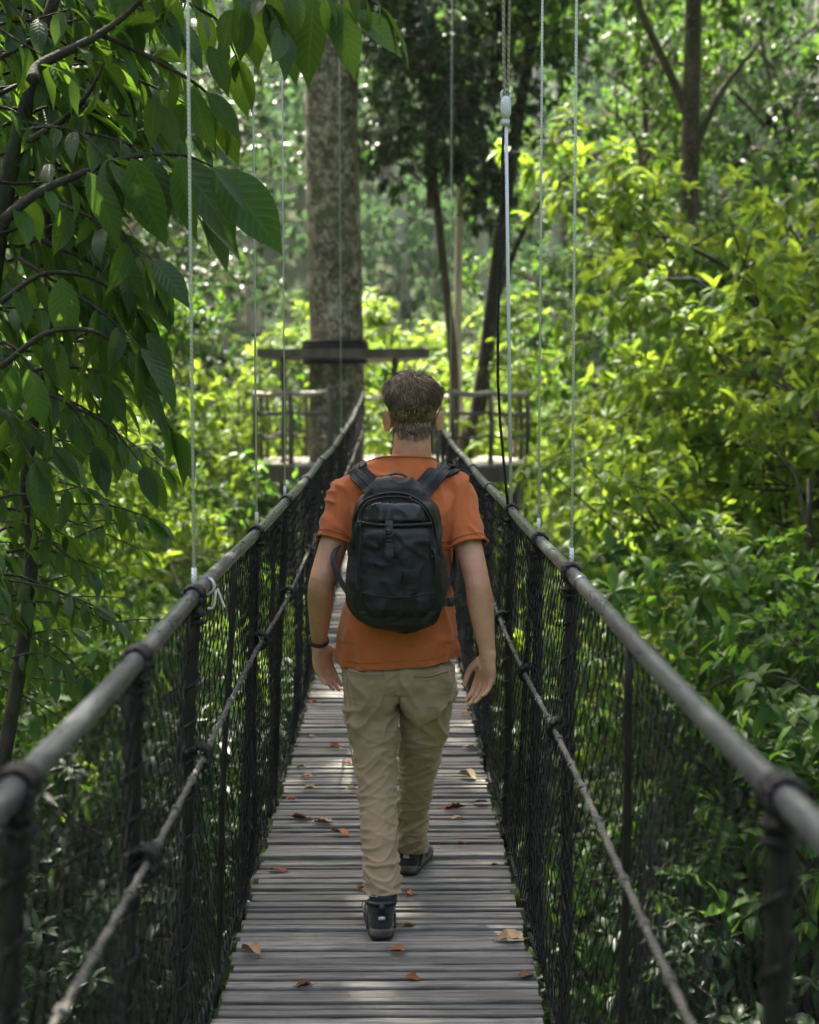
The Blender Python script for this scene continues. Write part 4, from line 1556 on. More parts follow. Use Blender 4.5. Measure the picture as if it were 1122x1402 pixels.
hair = mb.build('hair', [M['hair']], man)
# scalp under the strands: body faces above the hairline pushed out a little
bm = bmesh.new(); bm.from_mesh(bme)
off = c0 - MO
kill = []
for f in bm.faces:
    c = np.array(f.calc_center_median()) - off
    az = math.atan2(c[0], -c[1])
    if c[2] < hairline(az) + .008 or np.linalg.norm(c) > .135 or (abs(c[0]) > .0775 and c[2] < 0): kill.append(f)
bmesh.ops.delete(bm, geom=kill, context='FACES')
bm.normal_update()
for v in bm.verts:
    c = np.array(v.co) - off
    az = math.atan2(c[0], -c[1])
    edge = min(1, max(0, (c[2] - hairline(az)) / .03))
    edge *= min(1, max(0, (c[2] + .07) / .09))
    v.co += v.normal * (.0006 + .0045 * edge * (1 + noise.noise(v.co * 45)))
me = bpy.data.meshes.new('scalp'); bm.to_mesh(me); bm.free()
smooth_shade(me, M['hair_base'])
sc = link_mesh('scalp_hair', me, hair)

# ---- t-shirt
mb = MB()
st = [(.76, .192, .140, .012), (.86, .188, .137, .012), (.95, .177, .130, .013), (1.05, .169, .124, .015), (1.2, .174, .125, .020), (1.32, .185, .128, .024), (1.39, .184, .116, .028), (1.43, .160, .102, .034), (1.462, .126, .090, .039), (1.485, .096, .080, .043), (1.51, .076, .072, .046), (1.54, .068, .066, .047)]
loft(mb, [(c, 5.025 + (z - .8) * .062, z) for z, a, b, c in st], [a for z, a, b, c in st], [b for z, a, b, c in st], side=(1, 0, 0), n=36, power=2.35)
sleeve = []
for S, E, cy_, sgn in ((SHL, ELL, 742, -1), (SHR, ELR, 748, 1)):
    inn = S + (np.array([.03, 5.07, 1.42]) - S) * .45 + [0, 0, .01]
    d = unit(E - S)
    zc = 1.65 - (cy_ - 565) / 2100 * 5.05
    tcut = (S[2] - zc) / -d[2]
    ec = S + d * tcut
    sleeve.append((ec, d, S, sgn))
    loft(mb, smooth_path([inn, S + [sgn * .004, 0, .004], S + d * .06, S + d * tcut * .8, S + d * (tcut + .06)], 16), lerp_list([.062, .064, .063, .061, .063], 16), lerp_list([.064, .068, .068, .066, .067], 16), side=(1, .15, 0), n=22)
sme = remesh(mb, .0055, 9, .5)
V = get_v(sme); Nn = get_n(sme)
D = np.zeros(len(V))
for i, (v, n_) in enumerate(zip(V, Nn)):
    z = v[2]
    arm = abs(v[0] - .025) > .215 and z > 1.15
    if arm:
        s = ridged((v[0] * 9, v[1] * 9, z * 22 + v[0] * 14), 1.0)
        D[i] = .008 * s
    else:
        lo = max(0, min(1, (1.2 - z) / .35))
        hi = max(0, min(1, (z - 1.2) / .2))
        vert = ridged((v[0] * 10 + .6 * noise.noise(v[:] if False else Vector(v * 3)), v[1] * 8, z * 2.4), 3.0)
        diag = ridged(((v[0] * 9 + z * 6), v[1] * 7, (z * 8 - v[0] * 5)), 8.0)
        horiz = ridged((v[0] * 4, v[1] * 4, z * 17 + v[0] * 6), 5.0)
        D[i] = .015 * vert * (.35 + lo) + .011 * diag * (.25 + .75 * hi) + .004 * horiz * lo + .006 * noise.noise(Vector(v * 9))
        if z < .9: D[i] += .007 * math.sin(v[0] * 38 + v[1] * 20)
set_v(sme, V + Nn * D[:, None])
# neckline, cuffs, hem
cut(sme, (.045, 5.0, 1.508), (0, .22, 1), lambda c: c.z > 1.42)
for ec, d, S, sgn in sleeve:
    cut(sme, ec, d, lambda c, S=S, d=d, sgn=sgn: (c.x - .018) * sgn > np.interp(c.z, [.86, 1.05, 1.2, 1.32, 1.39], [.188, .169, .174, .185, .184]) - .004 and np.dot(np.array(c) - S, d) > .03 and c.z > 1.1)
cut(sme, (.01, 5.03, .842), (.06, .10, -1), lambda c: c.z < .95)
shirt_bvh = bvh_of(sme)
sme = solidify(sme, .003)
shirt = finish(sme, 't_shirt', M['shirt'], man)


def hem_ring(bvh, c, ax, r, rt, n=40, off=.0015):
    """a stitched double edge: a thin raised band laid on the cloth round an opening"""
    ax = unit(ax); u = unit(np.cross(ax, [0.2, 1, .1])); w = np.cross(ax, u)
    out = []
    for a in np.linspace(0, 2 * PI, n):
        d = u * math.cos(a) + w * math.sin(a)
        h = bvh.ray_cast(Vector(c + d * r * 3), Vector(-d))
        if h[0] is not None: out.append(np.array(h[0]) + np.array(h[1]) * off)
    return out


def stitched(name, rings):
    mb = MB()
    for rg, r in rings:
        if len(rg) > 20: loft(mb, rg, r, n=6, cap=False)
    if mb.n: mb.build(name, M['shirt'], shirt, origin=tuple(MO))


for ec, d, S, sgn in sleeve:
    stitched('sleeve_hem', [(hem_ring(shirt_bvh, ec - d * o_, d, .06, 0), .0016 if o_ > .01 else .0026) for o_ in (.004, .022)])
stitched('collar', [(hem_ring(shirt_bvh, np.array([.045, 5.085, 1.487]), (0, .22, 1), .08, 0, 60), .0026)])
stitched('shirt_hem', [(hem_ring(shirt_bvh, np.array([.012, 5.03, .866]), (.06, .10, -1), .2, 0, 90), .0018)])

# ---- trousers
mb = MB()
hp = [(1.0, .158, .118, .010), (.92, .168, .128, .011), (.84, .182, .138, .013), (.77, .186, .138, .014), (.735, .17, .12, .014)]
loft(mb, [(c, 5.03, z) for z, a, b, c in hp], [a for z, a, b, c in hp], [b for z, a, b, c in hp], side=(1, 0, 0), n=36, power=2.3)
ball(mb, (-.060, 4.955, .80), (.092, .055, .16)); ball(mb, (.092, 4.965, .79), (.092, .055, .16))
legs = {}
for s, pth, dd, rad in (
    (-1, [(505, 905), (506, 945), (512, 1000), (515, 1045), (517, 1085), (520, 1140), (523, 1190), (524, 1262)], [5.03, 5.03, 5.01, 4.985, 4.95, 4.88, 4.82, 4.75], [.086, .090, .080, .070, .064, .060, .057, .057]),
    (1, [(588, 905), (587, 945), (580, 1000), (573, 1045), (568, 1085), (565, 1125), (563, 1165), (563, 1190)], [5.04, 5.05, 5.12, 5.20, 5.28, 5.36, 5.43, 5.46], [.086, .090, .079, .067, .060, .056, .052, .051])):
    w3 = [np.array(at(x, y, d)) for (x, y), d in zip(pth, dd)]
    legs[s] = w3
    loft(mb, smooth_path(w3, 40), lerp_list(rad, 40), lerp_list([r * 1.06 for r in rad], 40), side=(1, 0, 0), n=26)
pme = remesh(mb, .0046, 8, .5)
V = get_v(pme); Nn = get_n(pme)
D = np.zeros(len(V))
for i, v in enumerate(V):
    z = v[2]; x = v[0] - .015
    left = x < .0
    if not left and v[1] > 5.1 or not left: top = .16
    knee = math.exp(-((z - .47) / .13) ** 2)
    ank = max(0, min(1, (.36 - z) / .14))
    seat = math.exp(-((z - .72) / .09) ** 2)
    th_ = math.exp(-((z - .62) / .10) ** 2)
    wv = noise.noise(Vector((v[0] * 7, v[1] * 7, z * 5)))
    horiz = ridged((v[0] * 5.5, v[1] * 5.5, z * 19 + wv * 1.3 + (v[0] * 8 if left else -v[0] * 7)), 2.0)
    fine = ridged((v[0] * 9, v[1] * 9, z * 34 + wv * 2.0 - v[0] * 10), 6.0)
    diag = ridged((v[0] * 7 + z * 5, v[1] * 7, z * 11 - (v[0] * 13 if left else -v[0] * 13)), 9.0)
    vert = ridged((v[0] * 13, v[1] * 10, z * 3.0), 4.0)
    D[i] = horiz * (.006 * knee + .009 * ank + .002 * th_) + fine * (.005 * knee + .007 * ank + .002) + diag * (.007 * seat + .007 * th_ + .004) + vert * .004 * max(0, 1 - knee - ank) + .004 * wv * (.3 + ank)
D -= .004 + .036 * np.clip((V[:, 2] - .815) / .05, 0, 1)
set_v(pme, V + Nn * D[:, None])
lh = np.array(at(524, 1224, 4.76)); rh = np.array(at(563, 1161, 5.43))
cut(pme, tuple(lh), (.05, -.12, -1), lambda c: c.y < 5.12 and c.z < .3)
cut(pme, tuple(rh), (-.05, .1, -1), lambda c: c.y >= 5.12 and c.z < .26)
cut(pme, (0, 5, .985), (0, 0, 1))
pants_bvh = bvh_of(pme)
pme = solidify(pme, .0035)
pants = finish(pme, 'trousers', M['khaki'], man)


def cast_px(bvh, x, y):
    o = cam.location
    d = (at(x, y, 1.0) - o).normalized()
    h = bvh.ray_cast(o, d)
    return (np.array(h[0]), np.array(h[1])) if h[0] is not None else (None, None)


def seam(mb, bvh, pxs, r=.0018, off=.0008, n=30, flat=False):
    P2 = smooth_path([(a, b, 0) for a, b in pxs], n)
    out = []
    for q in P2:
        h, nr = cast_px(bvh, q[0], q[1])
        if h is not None: out.append(h + nr * off)
    if len(out) > 3:
        P3 = np.array(out)
        for _ in range(2): P3[1:-1] = (P3[:-2] + 2 * P3[1:-1] + P3[2:]) / 4
        loft(mb, P3, r, n=6)


mb = MB()
seam(mb, pants_bvh, [(546, 912), (547, 930), (548, 955), (546, 985)], .002)
seam(mb, pants_bvh, [(466, 893), (471, 940), (477, 1000), (486, 1060)], .0018)
mb.build('back_seam', M['khaki'], pants, origin=tuple(MO))
for pk in ([(477, 918), (500, 922), (527, 924)], [(568, 925), (590, 925), (613, 918)]):
    mb = MB()
    seam(mb, pants_bvh, pk, .0042, .001)
    seam(mb, pants_bvh, [(a, b + 5) for a, b in pk], .0022, .0006)
    x0, y0 = pk[0]; x1, y1 = pk[-1]
    seam(mb, pants_bvh, [(x0, y0), (x0 + 1, y0 + 38), ((x0 + x1) / 2, y0 + 47), (x1 - 1, y1 + 38), (x1, y1)], .0012, .0002, 50)
    mb.build('back_pocket', M['khaki'], pants, origin=tuple(MO))

# ---- socks and shoes
for A, top, s, yaw, name in ((ANL, 1218, -1, .06, 'l'), (ANR, 1152, 1, -.22, 'r')):
    d = A[1]
    heel = np.array(at(523, 1302, 4.705)) if s < 0 else np.array(at(557, 1212, 5.375))
    heel[2] = .004
    cs, sn = math.cos(yaw), math.sin(yaw)

    def W(x, y, z):
        return np.array([heel[0] + x * cs - y * sn, heel[1] + x * sn + y * cs, heel[2] + z])
    mb = MB()
    a_top = A + [0, 0, .075]
    loft(mb, smooth_path([a_top, A + (a_top - A) * .5, W(0, .062, .10), W(0, .068, .06)], 14), lerp_list([.047, .042, .041, .038], 14), lerp_list([.050, .046, .046, .045], 14), side=(1, 0, 0), n=18)
    mb.build('sock', M['sock'], man)
    # upper
    mb = MB()
    ys = [(.004, .024, .040, .058), (.02, .036, .044, .056), (.06, .041, .040, .052), (.10, .043, .036, .046), (.15, .046, .030, .040), (.20, .049, .024, .034), (.25, .046, .019, .029), (.285, .034, .014, .024), (.302, .016, .008, .021)]
    loft(mb, smooth_path([W(0, a, c_ + .0) for a, b, h_, c_ in ys], 24), lerp_list([b for a, b, h_, c_ in ys], 24), lerp_list([h_ for a, b, h_, c_ in ys], 24), side=(cs, sn, 0), n=22, power=2.4)
    loft(mb, smooth_path([W(0, .060, .045), W(0, .052, .085), W(0, .050, .106)], 8), lerp_list([.042, .044, .043], 8), lerp_list([.052, .050, .048], 8), side=(cs, sn, 0), n=20)
    ume = remesh(mb, .004, 5, .5)
    V = get_v(ume)
    shoe_bvh = bvh_of(ume)
    shoe = finish(ume, 'shoe', M['shoe'], man)
    # padded collar, heel tab, overlays
    mb = MB()
    th = np.linspace(0, 2 * PI, 25)
    loft(mb, np.array([W(.043 * math.cos(a), .050 + .047 * math.sin(a), .104 + .008 * math.sin(a) * (-1)) for a in th]), .0075, n=8, cap=False)
    box(mb, W(0, -.004, .098), (.018, .006, .03), rz=yaw, bev=.002)
    for q in (-1, 1):
        loft(mb, [W(q * .043, .02, .03), W(q * .045, .06, .06), W(q * .042, .11, .085)], .004, n=6)
        loft(mb, [W(q * .047, .14, .03), W(q * .040, .13, .06), W(q * .022, .115, .085)], .004, n=6)
    mb.build('collar', M['rubber'], shoe, origin=tuple(MO))
    mb = MB(); box(mb, W(0, -.0035, .068), (.022, .006, .012), rz=yaw, bev=.002)
    mb.build('heel_patch', M['reflector'], shoe, origin=tuple(MO))
    # sole
    mb = MB()
    so = [(-.006, .022), (.0, .034), (.03, .042), (.08, .041), (.12, .042), (.18, .050), (.24, .051), (.28, .041), (.305, .020)]
    loft(mb, smooth_path([W(0, a, .021) for a, b in so], 30), lerp_list([b for a, b in so], 30), np.full(30, .012), side=(cs, sn, 0), n=20, power=4)
    sole = mb.build('sole', M['sole'], shoe, origin=tuple(MO))
    mb = MB()
    loft(mb, smooth_path([W(0, a * .985 + .002, .0065) for a, b in so], 30), lerp_list([b * .96 for a, b in so], 30), np.full(30, .0065), side=(cs, sn, 0), n=20, power=5)
    mb.build('tread', M['tread'], shoe, origin=tuple(MO))
    mb = MB()
    for k in range(5):
        yb = .12 + k * .022; zb = .088 - k * .009
        loft(mb, smooth_path([W(-.02, yb, zb - .003), W(0, yb + .008, zb + .003), W(.02, yb, zb - .003)], 6), .0022, n=5)
    loft(mb, smooth_path([W(-.035, .09, .10), W(-.055, .085, .095), W(-.06, .07, .08)], 8), .0018, n=5)
    mb.build('laces', M['sock'], shoe, origin=tuple(MO))

# ---- wristband
mb = MB()
ax = unit(WRL - ELL)
c = WRL - ax * .012
u = unit(np.cross(ax, [0, 1, 0])); w_ = np.cross(ax, u)
th = np.linspace(0, 2 * PI, 29)
ring = [c + u * .0325 * math.cos(a) + w_ * .028 * math.sin(a) for a in th]
loft(mb, ring, .0028, .0095, side=np.array([unit(r_ - c) for r_ in ring]), n=8, cap=False)
bd = unit(u * (-1 if u[0] > 0 else 1) * 1.0 + np.array([0, .4, 0]))
M3 = Matrix((bd, np.cross(ax, bd), ax)).transposed()
bx = MB(); box(bx, (0, 0, 0), (.010, .032, .034), bev=.004)
mb.add(bx.v[0] @ np.array(M3).T + c + bd * .033, [tuple(r_) for a_ in bx.f for r_ in a_])
mb.build('wristwatch', M['rubber'], man)
# ================================================================== BACKPACK
pack = empty('backpack', (.01, 4.83, .95))
tag(pack, 'black backpack with glossy panels and a front buckle worn on the back of the man', 'backpack')


def nylon(name, a, b, rough, coat=0.0, bs=24):
    t = NT(name)
    co = t.coord()
    n1 = t.noise(bs, 4, .6, co, .6); n2 = t.noise(800, 2, .5, co)
    p = t.principled(t.mix(n1, a, b), t.ramp(n1, [(.3, max(.05, rough - .1)), (.7, rough + .12)]), 0, t.bump(t.math('ADD', t.math('MULTIPLY', n2, .12), n1), .5, .008), .28)
    p.inputs['Coat Weight'].default_value = coat; p.inputs['Coat Roughness'].default_value = .2
    return t.mat


M['nylon'] = nylon('pack_nylon', (.006, .0062, .0068), (.013, .0135, .0145), .52)
M['nylon_shiny'] = nylon('pack_coated', (.007, .0075, .0085), (.015, .0155, .017), .27, .4, 18)
M['webbing'] = nylon('webbing', (.016, .017, .018), (.034, .035, .037), .62, 0, 60)
M['zip'] = nylon('zip_tape', (.008, .008, .008), (.02, .02, .02), .4, 0, 90)
t = NT('buckle_plastic'); t.principled((.02, .02, .021), .32); M['plastic'] = t.mat


def pz(y): return 1.65 - (y - 565) / 442.0


st = [(676, .040, .020), (678, .075, .045), (682, .098, .066), (688, .112, .082), (698, .123, .094), (722, .133, .102), (760, .147, .110), (800, .154, .114), (828, .151, .110), (846, .134, .100), (857, .110, .085), (864, .080, .062), (868, .045, .034)]
mb = MB()
C = [(.008 + .0 * i, 4.832 + (.02 if y < 680 else 0), pz(y)) for i, (y, a, b) in enumerate(st)]
loft(mb, smooth_path(C, 46), lerp_list([a for y, a, b in st], 46), lerp_list([b for y, a, b in st], 46), side=(1, 0, 0), n=48, power=2.7)
kme = remesh(mb, .005, 3, .5)
V = get_v(kme); Nn = get_n(kme)
D = np.zeros(len(V))
for i, v in enumerate(V):
    D[i] = .011 * ridged((v[0] * 9 + v[2] * 3, v[1] * 6, v[2] * 7 - v[0] * 5), 2.2) + .004 * noise.noise(Vector(v * 13))
V = V + Nn * D[:, None]
set_v(kme, V)
kb = bvh_of(kme)
V0 = get_v(kme)
set_v(kme, V0 - np.array(pack.location)); smooth_shade(kme, M['nylon']); kme.name = 'main_compartment'
link_mesh('main_compartment', kme, pack)
PO = tuple(pack.location)


def patch(name, rows, off, mat, ny=34, nx=30, edge=.18, wr=.003, seed=0.):
    """a padded panel sewn on the pack: rows = (y, xl, xr) in picture pixels"""
    ys = np.linspace(rows[0][0], rows[-1][0], ny)
    xl = np.interp(ys, [r[0] for r in rows], [r[1] for r in rows]); xr = np.interp(ys, [r[0] for r in rows], [r[2] for r in rows])
    V = []
    for j in range(ny):
        for i in range(nx):
            u = i / (nx - 1); v = j / (ny - 1)
            h, nr = cast_px(kb, xl[j] + (xr[j] - xl[j]) * u, ys[j])
            if h is None: h, nr = (np.array(V[-1]) if V else np.zeros(3)), np.array([0, -1, 0])
            e = min(1, min(u, 1 - u) / edge) ** .5 * min(1, min(v, 1 - v) / edge) ** .5
            q = h * 14
            V.append(h + nr * (off * e - .0015 + wr * e * (ridged((q[0] + q[2] * .4, q[1], q[2] - q[0] * .6), seed) - .3)))
    V = np.array(V)
    i = (np.arange(ny - 1)[:, None] * nx + np.arange(nx - 1)[None, :]).ravel()
    mb = MB(); mb.add(V, np.stack([i, i + nx, i + nx + 1, i + 1], 1))
    o = mb.build(name, mat, pack)
    return V


fp = patch('front_pocket', [(721, 495, 587), (740, 493, 590), (790, 492, 594), (815, 494, 594), (836, 500, 588), (846, 508, 580)], .026, M['nylon'], 50, 30, .10, .008, seed=11.)
patch('top_panel', [(687, 516, 566), (692, 504, 578), (700, 497, 585), (716, 494, 588)], .009, M['nylon_shiny'], 22, 34, .15, .004, seed=5.)
patch('side_pocket', [(760, 479, 489), (790, 477, 490), (812, 477, 490)], .008, M['nylon'], 20, 10, .3, .004, seed=7.)
patch('side_pocket', [(748, 591, 602), (780, 594, 606), (812, 594, 607)], .008, M['nylon'], 20, 10, .3, .004, seed=9.)
patch('base_panel', [(836, 482, 602), (848, 494, 592), (858, 508, 582)], .008, M['webbing'], 14, 40, .2, .002, seed=3.)


def zip_(pxs, r=.003, off=.002, name='zip', n=40, bvh=None, mat=None):
    mb = MB(); seam(mb, bvh or kb, pxs, r, off, n)
    if mb.n: return mb.build(name, mat or M['zip'], pack)


zip_([(484, 752), (484, 725), (490, 700), (503, 684), (525, 676), (545, 675), (563, 679), (582, 693), (594, 715), (599, 745), (602, 765)], .0042, .003)
zip_([(493, 722), (494, 704), (505, 689), (525, 682), (545, 681), (562, 684), (578, 695), (588, 712), (590, 722)], .0032, .006)
zip_([(493, 717), (515, 719), (541, 720), (567, 719), (589, 717)], .0050, .009)
mbz = MB()
for (x, y), dx, dy in (((560, 681), 6, 9), ((592, 752), 3, 10), ((497, 718), -2, 8)):
    h, nr = cast_px(kb, x, y)
    if h is not None: tube(mbz, [h + nr * .008, h + nr * .014 + [dx * .001, 0, -dy * .0012], h + nr * .012 + [dx * .0012, 0, -dy * .0026]], .0028, 6, res=8)
mbz.build('zip_puller', M['plastic'], pack)
fb = BVHTree.FromPolygons([tuple(v) for v in fp], [(j * 30 + i, j * 30 + i + 30, j * 30 + i + 31, j * 30 + i + 1) for j in range(49) for i in range(29)])
mbs = MB()
for pxs in ([(496, 722), (494, 745), (493, 790), (495, 815), (501, 836), (509, 845), (545, 848), (579, 845), (587, 836), (593, 815), (593, 790), (589, 745), (586, 722)], [(497, 812), (530, 817), (560, 817), (592, 812)]):
    seam(mbs, fb, pxs, .0022, .0015, 70)
mbs.build('seam', M['zip'], pack)


def strip(mb, pts, w, th, nrm, n=8):
    P = npv(pts); T = np.gradient(P, axis=0)
    side = unit(np.cross(T, np.broadcast_to(nrm, P.shape)))
    loft(mb, P, w, th, side=side, n=10, power=5)


# front buckle with hanging webbing tail
def over(x, y, off):
    h, nr = cast_px(fb, x, y)
    if h is None: h, nr = cast_px(kb, x, y)
    return h + np.array([0, -1, 0]) * off


mb = MB(); strip(mb, [over(533, 712, .011), over(533, 722, .009), over(533, 745, .007), over(533, 757, .006), over(533, 768, .005)], .0125, .0016, (0, -1, 0))
mb.build('buckle_strap', M['webbing'], pack)
mb = MB()
cbk = over(533, 733, .012)
for dx in (-.0125, .0125): box(mb, cbk + [dx, 0, 0], (.005, .009, .034), bev=.0015)
for dz in (-.016, -.002, .016): box(mb, cbk + [0, .0005, dz], (.028, .008, .006), bev=.0015)
box(mb, cbk + [0, 0, .009], (.018, .007, .010), bev=.002)
mb.build('buckle', M['plastic'], pack)
mb = MB(); strip(mb, [over(533, 752, .012), over(533, 760, .012), over(533, 767, .011)], .0135, .0022, (0, -1, 0)); mb.build('strap_tail', M['webbing'], pack)
# grab handle
mb = MB()
hp_ = [at(521, 674, 4.84), at(523, 660, 4.85), at(531, 651, 4.86), at(543, 648, 4.865), at(554, 651, 4.86), at(562, 660, 4.85), at(565, 674, 4.84)]
P = smooth_path(hp_, 26)
loft(mb, P, .0095, .0038, side=(0, 1, .2), n=10, power=3)
mb.build('grab_handle', M['webbing'], pack)
# shoulder straps following the shirt
for s, pxs, front in ((-1, [(516, 682), (510, 671), (501, 659), (492, 648), (484, 640)], [(-.118, 5.02, 1.475), (-.125, 5.10, 1.455), (-.125, 5.20, 1.37), (-.135, 5.21, 1.26), (-.165, 5.13, 1.16), (-.160, 5.0, 1.08)]),
                      (1, [(572, 682), (578, 671), (587, 660), (598, 650), (607, 643)], [(.178, 5.02, 1.47), (.185, 5.10, 1.45), (.182, 5.20, 1.37), (.19, 5.21, 1.26), (.205, 5.13, 1.16), (.20, 5.0, 1.08)])):
    pts, nrs = [], []
    for k, q in enumerate(pxs):
        if k == 0:
            h, nr = np.array(at(q[0], q[1], 4.86)), np.array([0, -.9, .4])
        else:
            h, nr = cast_px(shirt_bvh, *q)
        if h is None: continue
        pts.append(h + nr * .008); nrs.append(nr)
    for q in front:
        h = shirt_bvh.find_nearest(Vector(q))
        pts.append(np.array(h[0]) + np.array(h[1]) * .008); nrs.append(np.array(h[1]))
    P = smooth_path(pts, 44); Nn = smooth_path(nrs, 44)
    for _ in range(3): P[1:-1] = (P[:-2] + 2 * P[1:-1] + P[2:]) / 4
    T = np.gradient(P, axis=0); side = unit(np.cross(T, Nn))
    wd = np.interp(np.arange(44), [0, 4, 26, 32, 43], [.030, .033, .031, .013, .012])
    mb = MB(); loft(mb, P, wd, np.interp(np.arange(44), [0, 26, 32, 43], [.0075, .0075, .002, .002]), side=side, n=16, power=3.5)
    sp = mb.build('shoulder_strap', M['nylon'], pack)
    mb = MB()
    for q in (-1, 1):
        loft(mb, P[:30] + side[:30] * (wd[:30, None] - .003) * q + unit(Nn[:30]) * .004, .0035, n=6)
    mb.build('piping', M['zip'], sp, origin=PO)
    mb = MB(); strip(mb, [p + unit(n_) * .0085 for p, n_ in zip(P[1:22], Nn[1:22])], .010, .0015, Nn[1:22]); mb.build('webbing', M['webbing'], sp, origin=PO)
# lower webbing straps and belt ends
mb = MB()
strip(mb, smooth_path([at(466, 745, 5.0), at(457, 758, 4.93), at(458, 775, 4.90), at(468, 797, 4.88), at(479, 815, 4.86)], 16), .010, .002, (-.4, -1, 0)); mb.build('side_strap', M['webbing'], pack)
mb = MB()
strip(mb, smooth_path([at(622, 760, 5.05), at(622, 785, 4.97), at(613, 800, 4.90), at(604, 820, 4.86)], 16), .009, .002, (.3, -1, 0))
mb.build('side_strap', M['webbing'], pack)
mb = MB()
strip(mb, smooth_path([at(600, 826, 4.84), at(612, 824, 4.85), at(626, 822, 4.9)], 10), .013, .0035, (0.2, -1, 0))
box(mb, at(617, 824, 4.855), (.022, .010, .030), bev=.003)
mb.build('waist_belt', M['webbing'], pack)
mb = MB()
strip(mb, smooth_path([at(478, 822, 4.83), at(492, 826, 4.775), at(510, 833, 4.735)], 10), .010, .002, (-.4, -1, 0))
strip(mb, smooth_path([at(600, 822, 4.84), at(590, 829, 4.785), at(572, 836, 4.735)], 10), .010, .002, (.4, -1, 0))
mb.build('compression_strap', M['webbing'], pack)
# reflective bits on the right-hand compression straps
mb = MB()
for x, y in ((589, 752), (591, 762)):
    h, nr = cast_px(kb, x, y)
    if h is not None: box(mb, h + nr * .008, (.012, .005, .012), bev=.002)
mb.build('side_buckle', M['plastic'], pack)

# ================================================================== FALLEN LEAVES ON THE DECK
t = NT('dry_leaf')
oi = t.n('ShaderNodeObjectInfo')
n1 = t.noise(38, 4, .6, t.coord())
t.l(oi.outputs['Color'], (mx := t.n('ShaderNodeMix', data_type='RGBA', blend_type='MULTIPLY')).inputs[6])
mx.inputs[0].default_value = 1
t.l(t.ramp(n1, [(.3, (.45, .42, .4)), (.6, (1, 1, 1)), (.8, (1.25, 1.2, 1.05))]), mx.inputs[7])
p = t.principled(mx.outputs[2], .62, 0, t.bump(n1, .5, .004), .35)
M['dry'] = t.mat
g = np.random.default_rng(8)


def dry_mesh(seed):
    g = np.random.default_rng(seed)
    nl, nw = 13, 7
    V = []
    curl = g.uniform(.3, 1.3); twist = g.uniform(-.7, .7); bend = g.uniform(-.9, 1.2)
    jag = g.uniform(.0, .16)
    for i in range(nl):
        t_ = i / (nl - 1)
        wv = float(leaf_profile(np.array(t_))) * .30 * (1 + jag * math.sin(i * 2.4 + seed))
        for j in range(nw):
            u = (j / (nw - 1)) * 2 - 1
            x = u * wv; y = t_ - .5
            z = curl * x * x * 2.4 + .14 * bend * math.sin(t_ * 3.0) * .7 + twist * x * (t_ - .5) + .018 * math.sin(t_ * 17 + u * 4)
            V.append((x, y, z + .012 * abs(u)))
    V = np.array(V)
    i = (np.arange(nl - 1)[:, None] * nw + np.arange(nw - 1)[None, :]).ravel()
    mb = MB(); mb.add(V, np.stack([i, i + 1, i + nw + 1, i + nw], 1))
    tube(mb, [(0, -.5, V[3, 2]), (.01, -.6, V[3, 2] + .01), (.03, -.7, V[3, 2])], .012, 5, res=6)
    me = mb.mesh('dry_leaf', [M['dry']])
    lo = min(v.co.z for v in me.vertices)
    for v in me.vertices: v.co.z -= lo
    return me


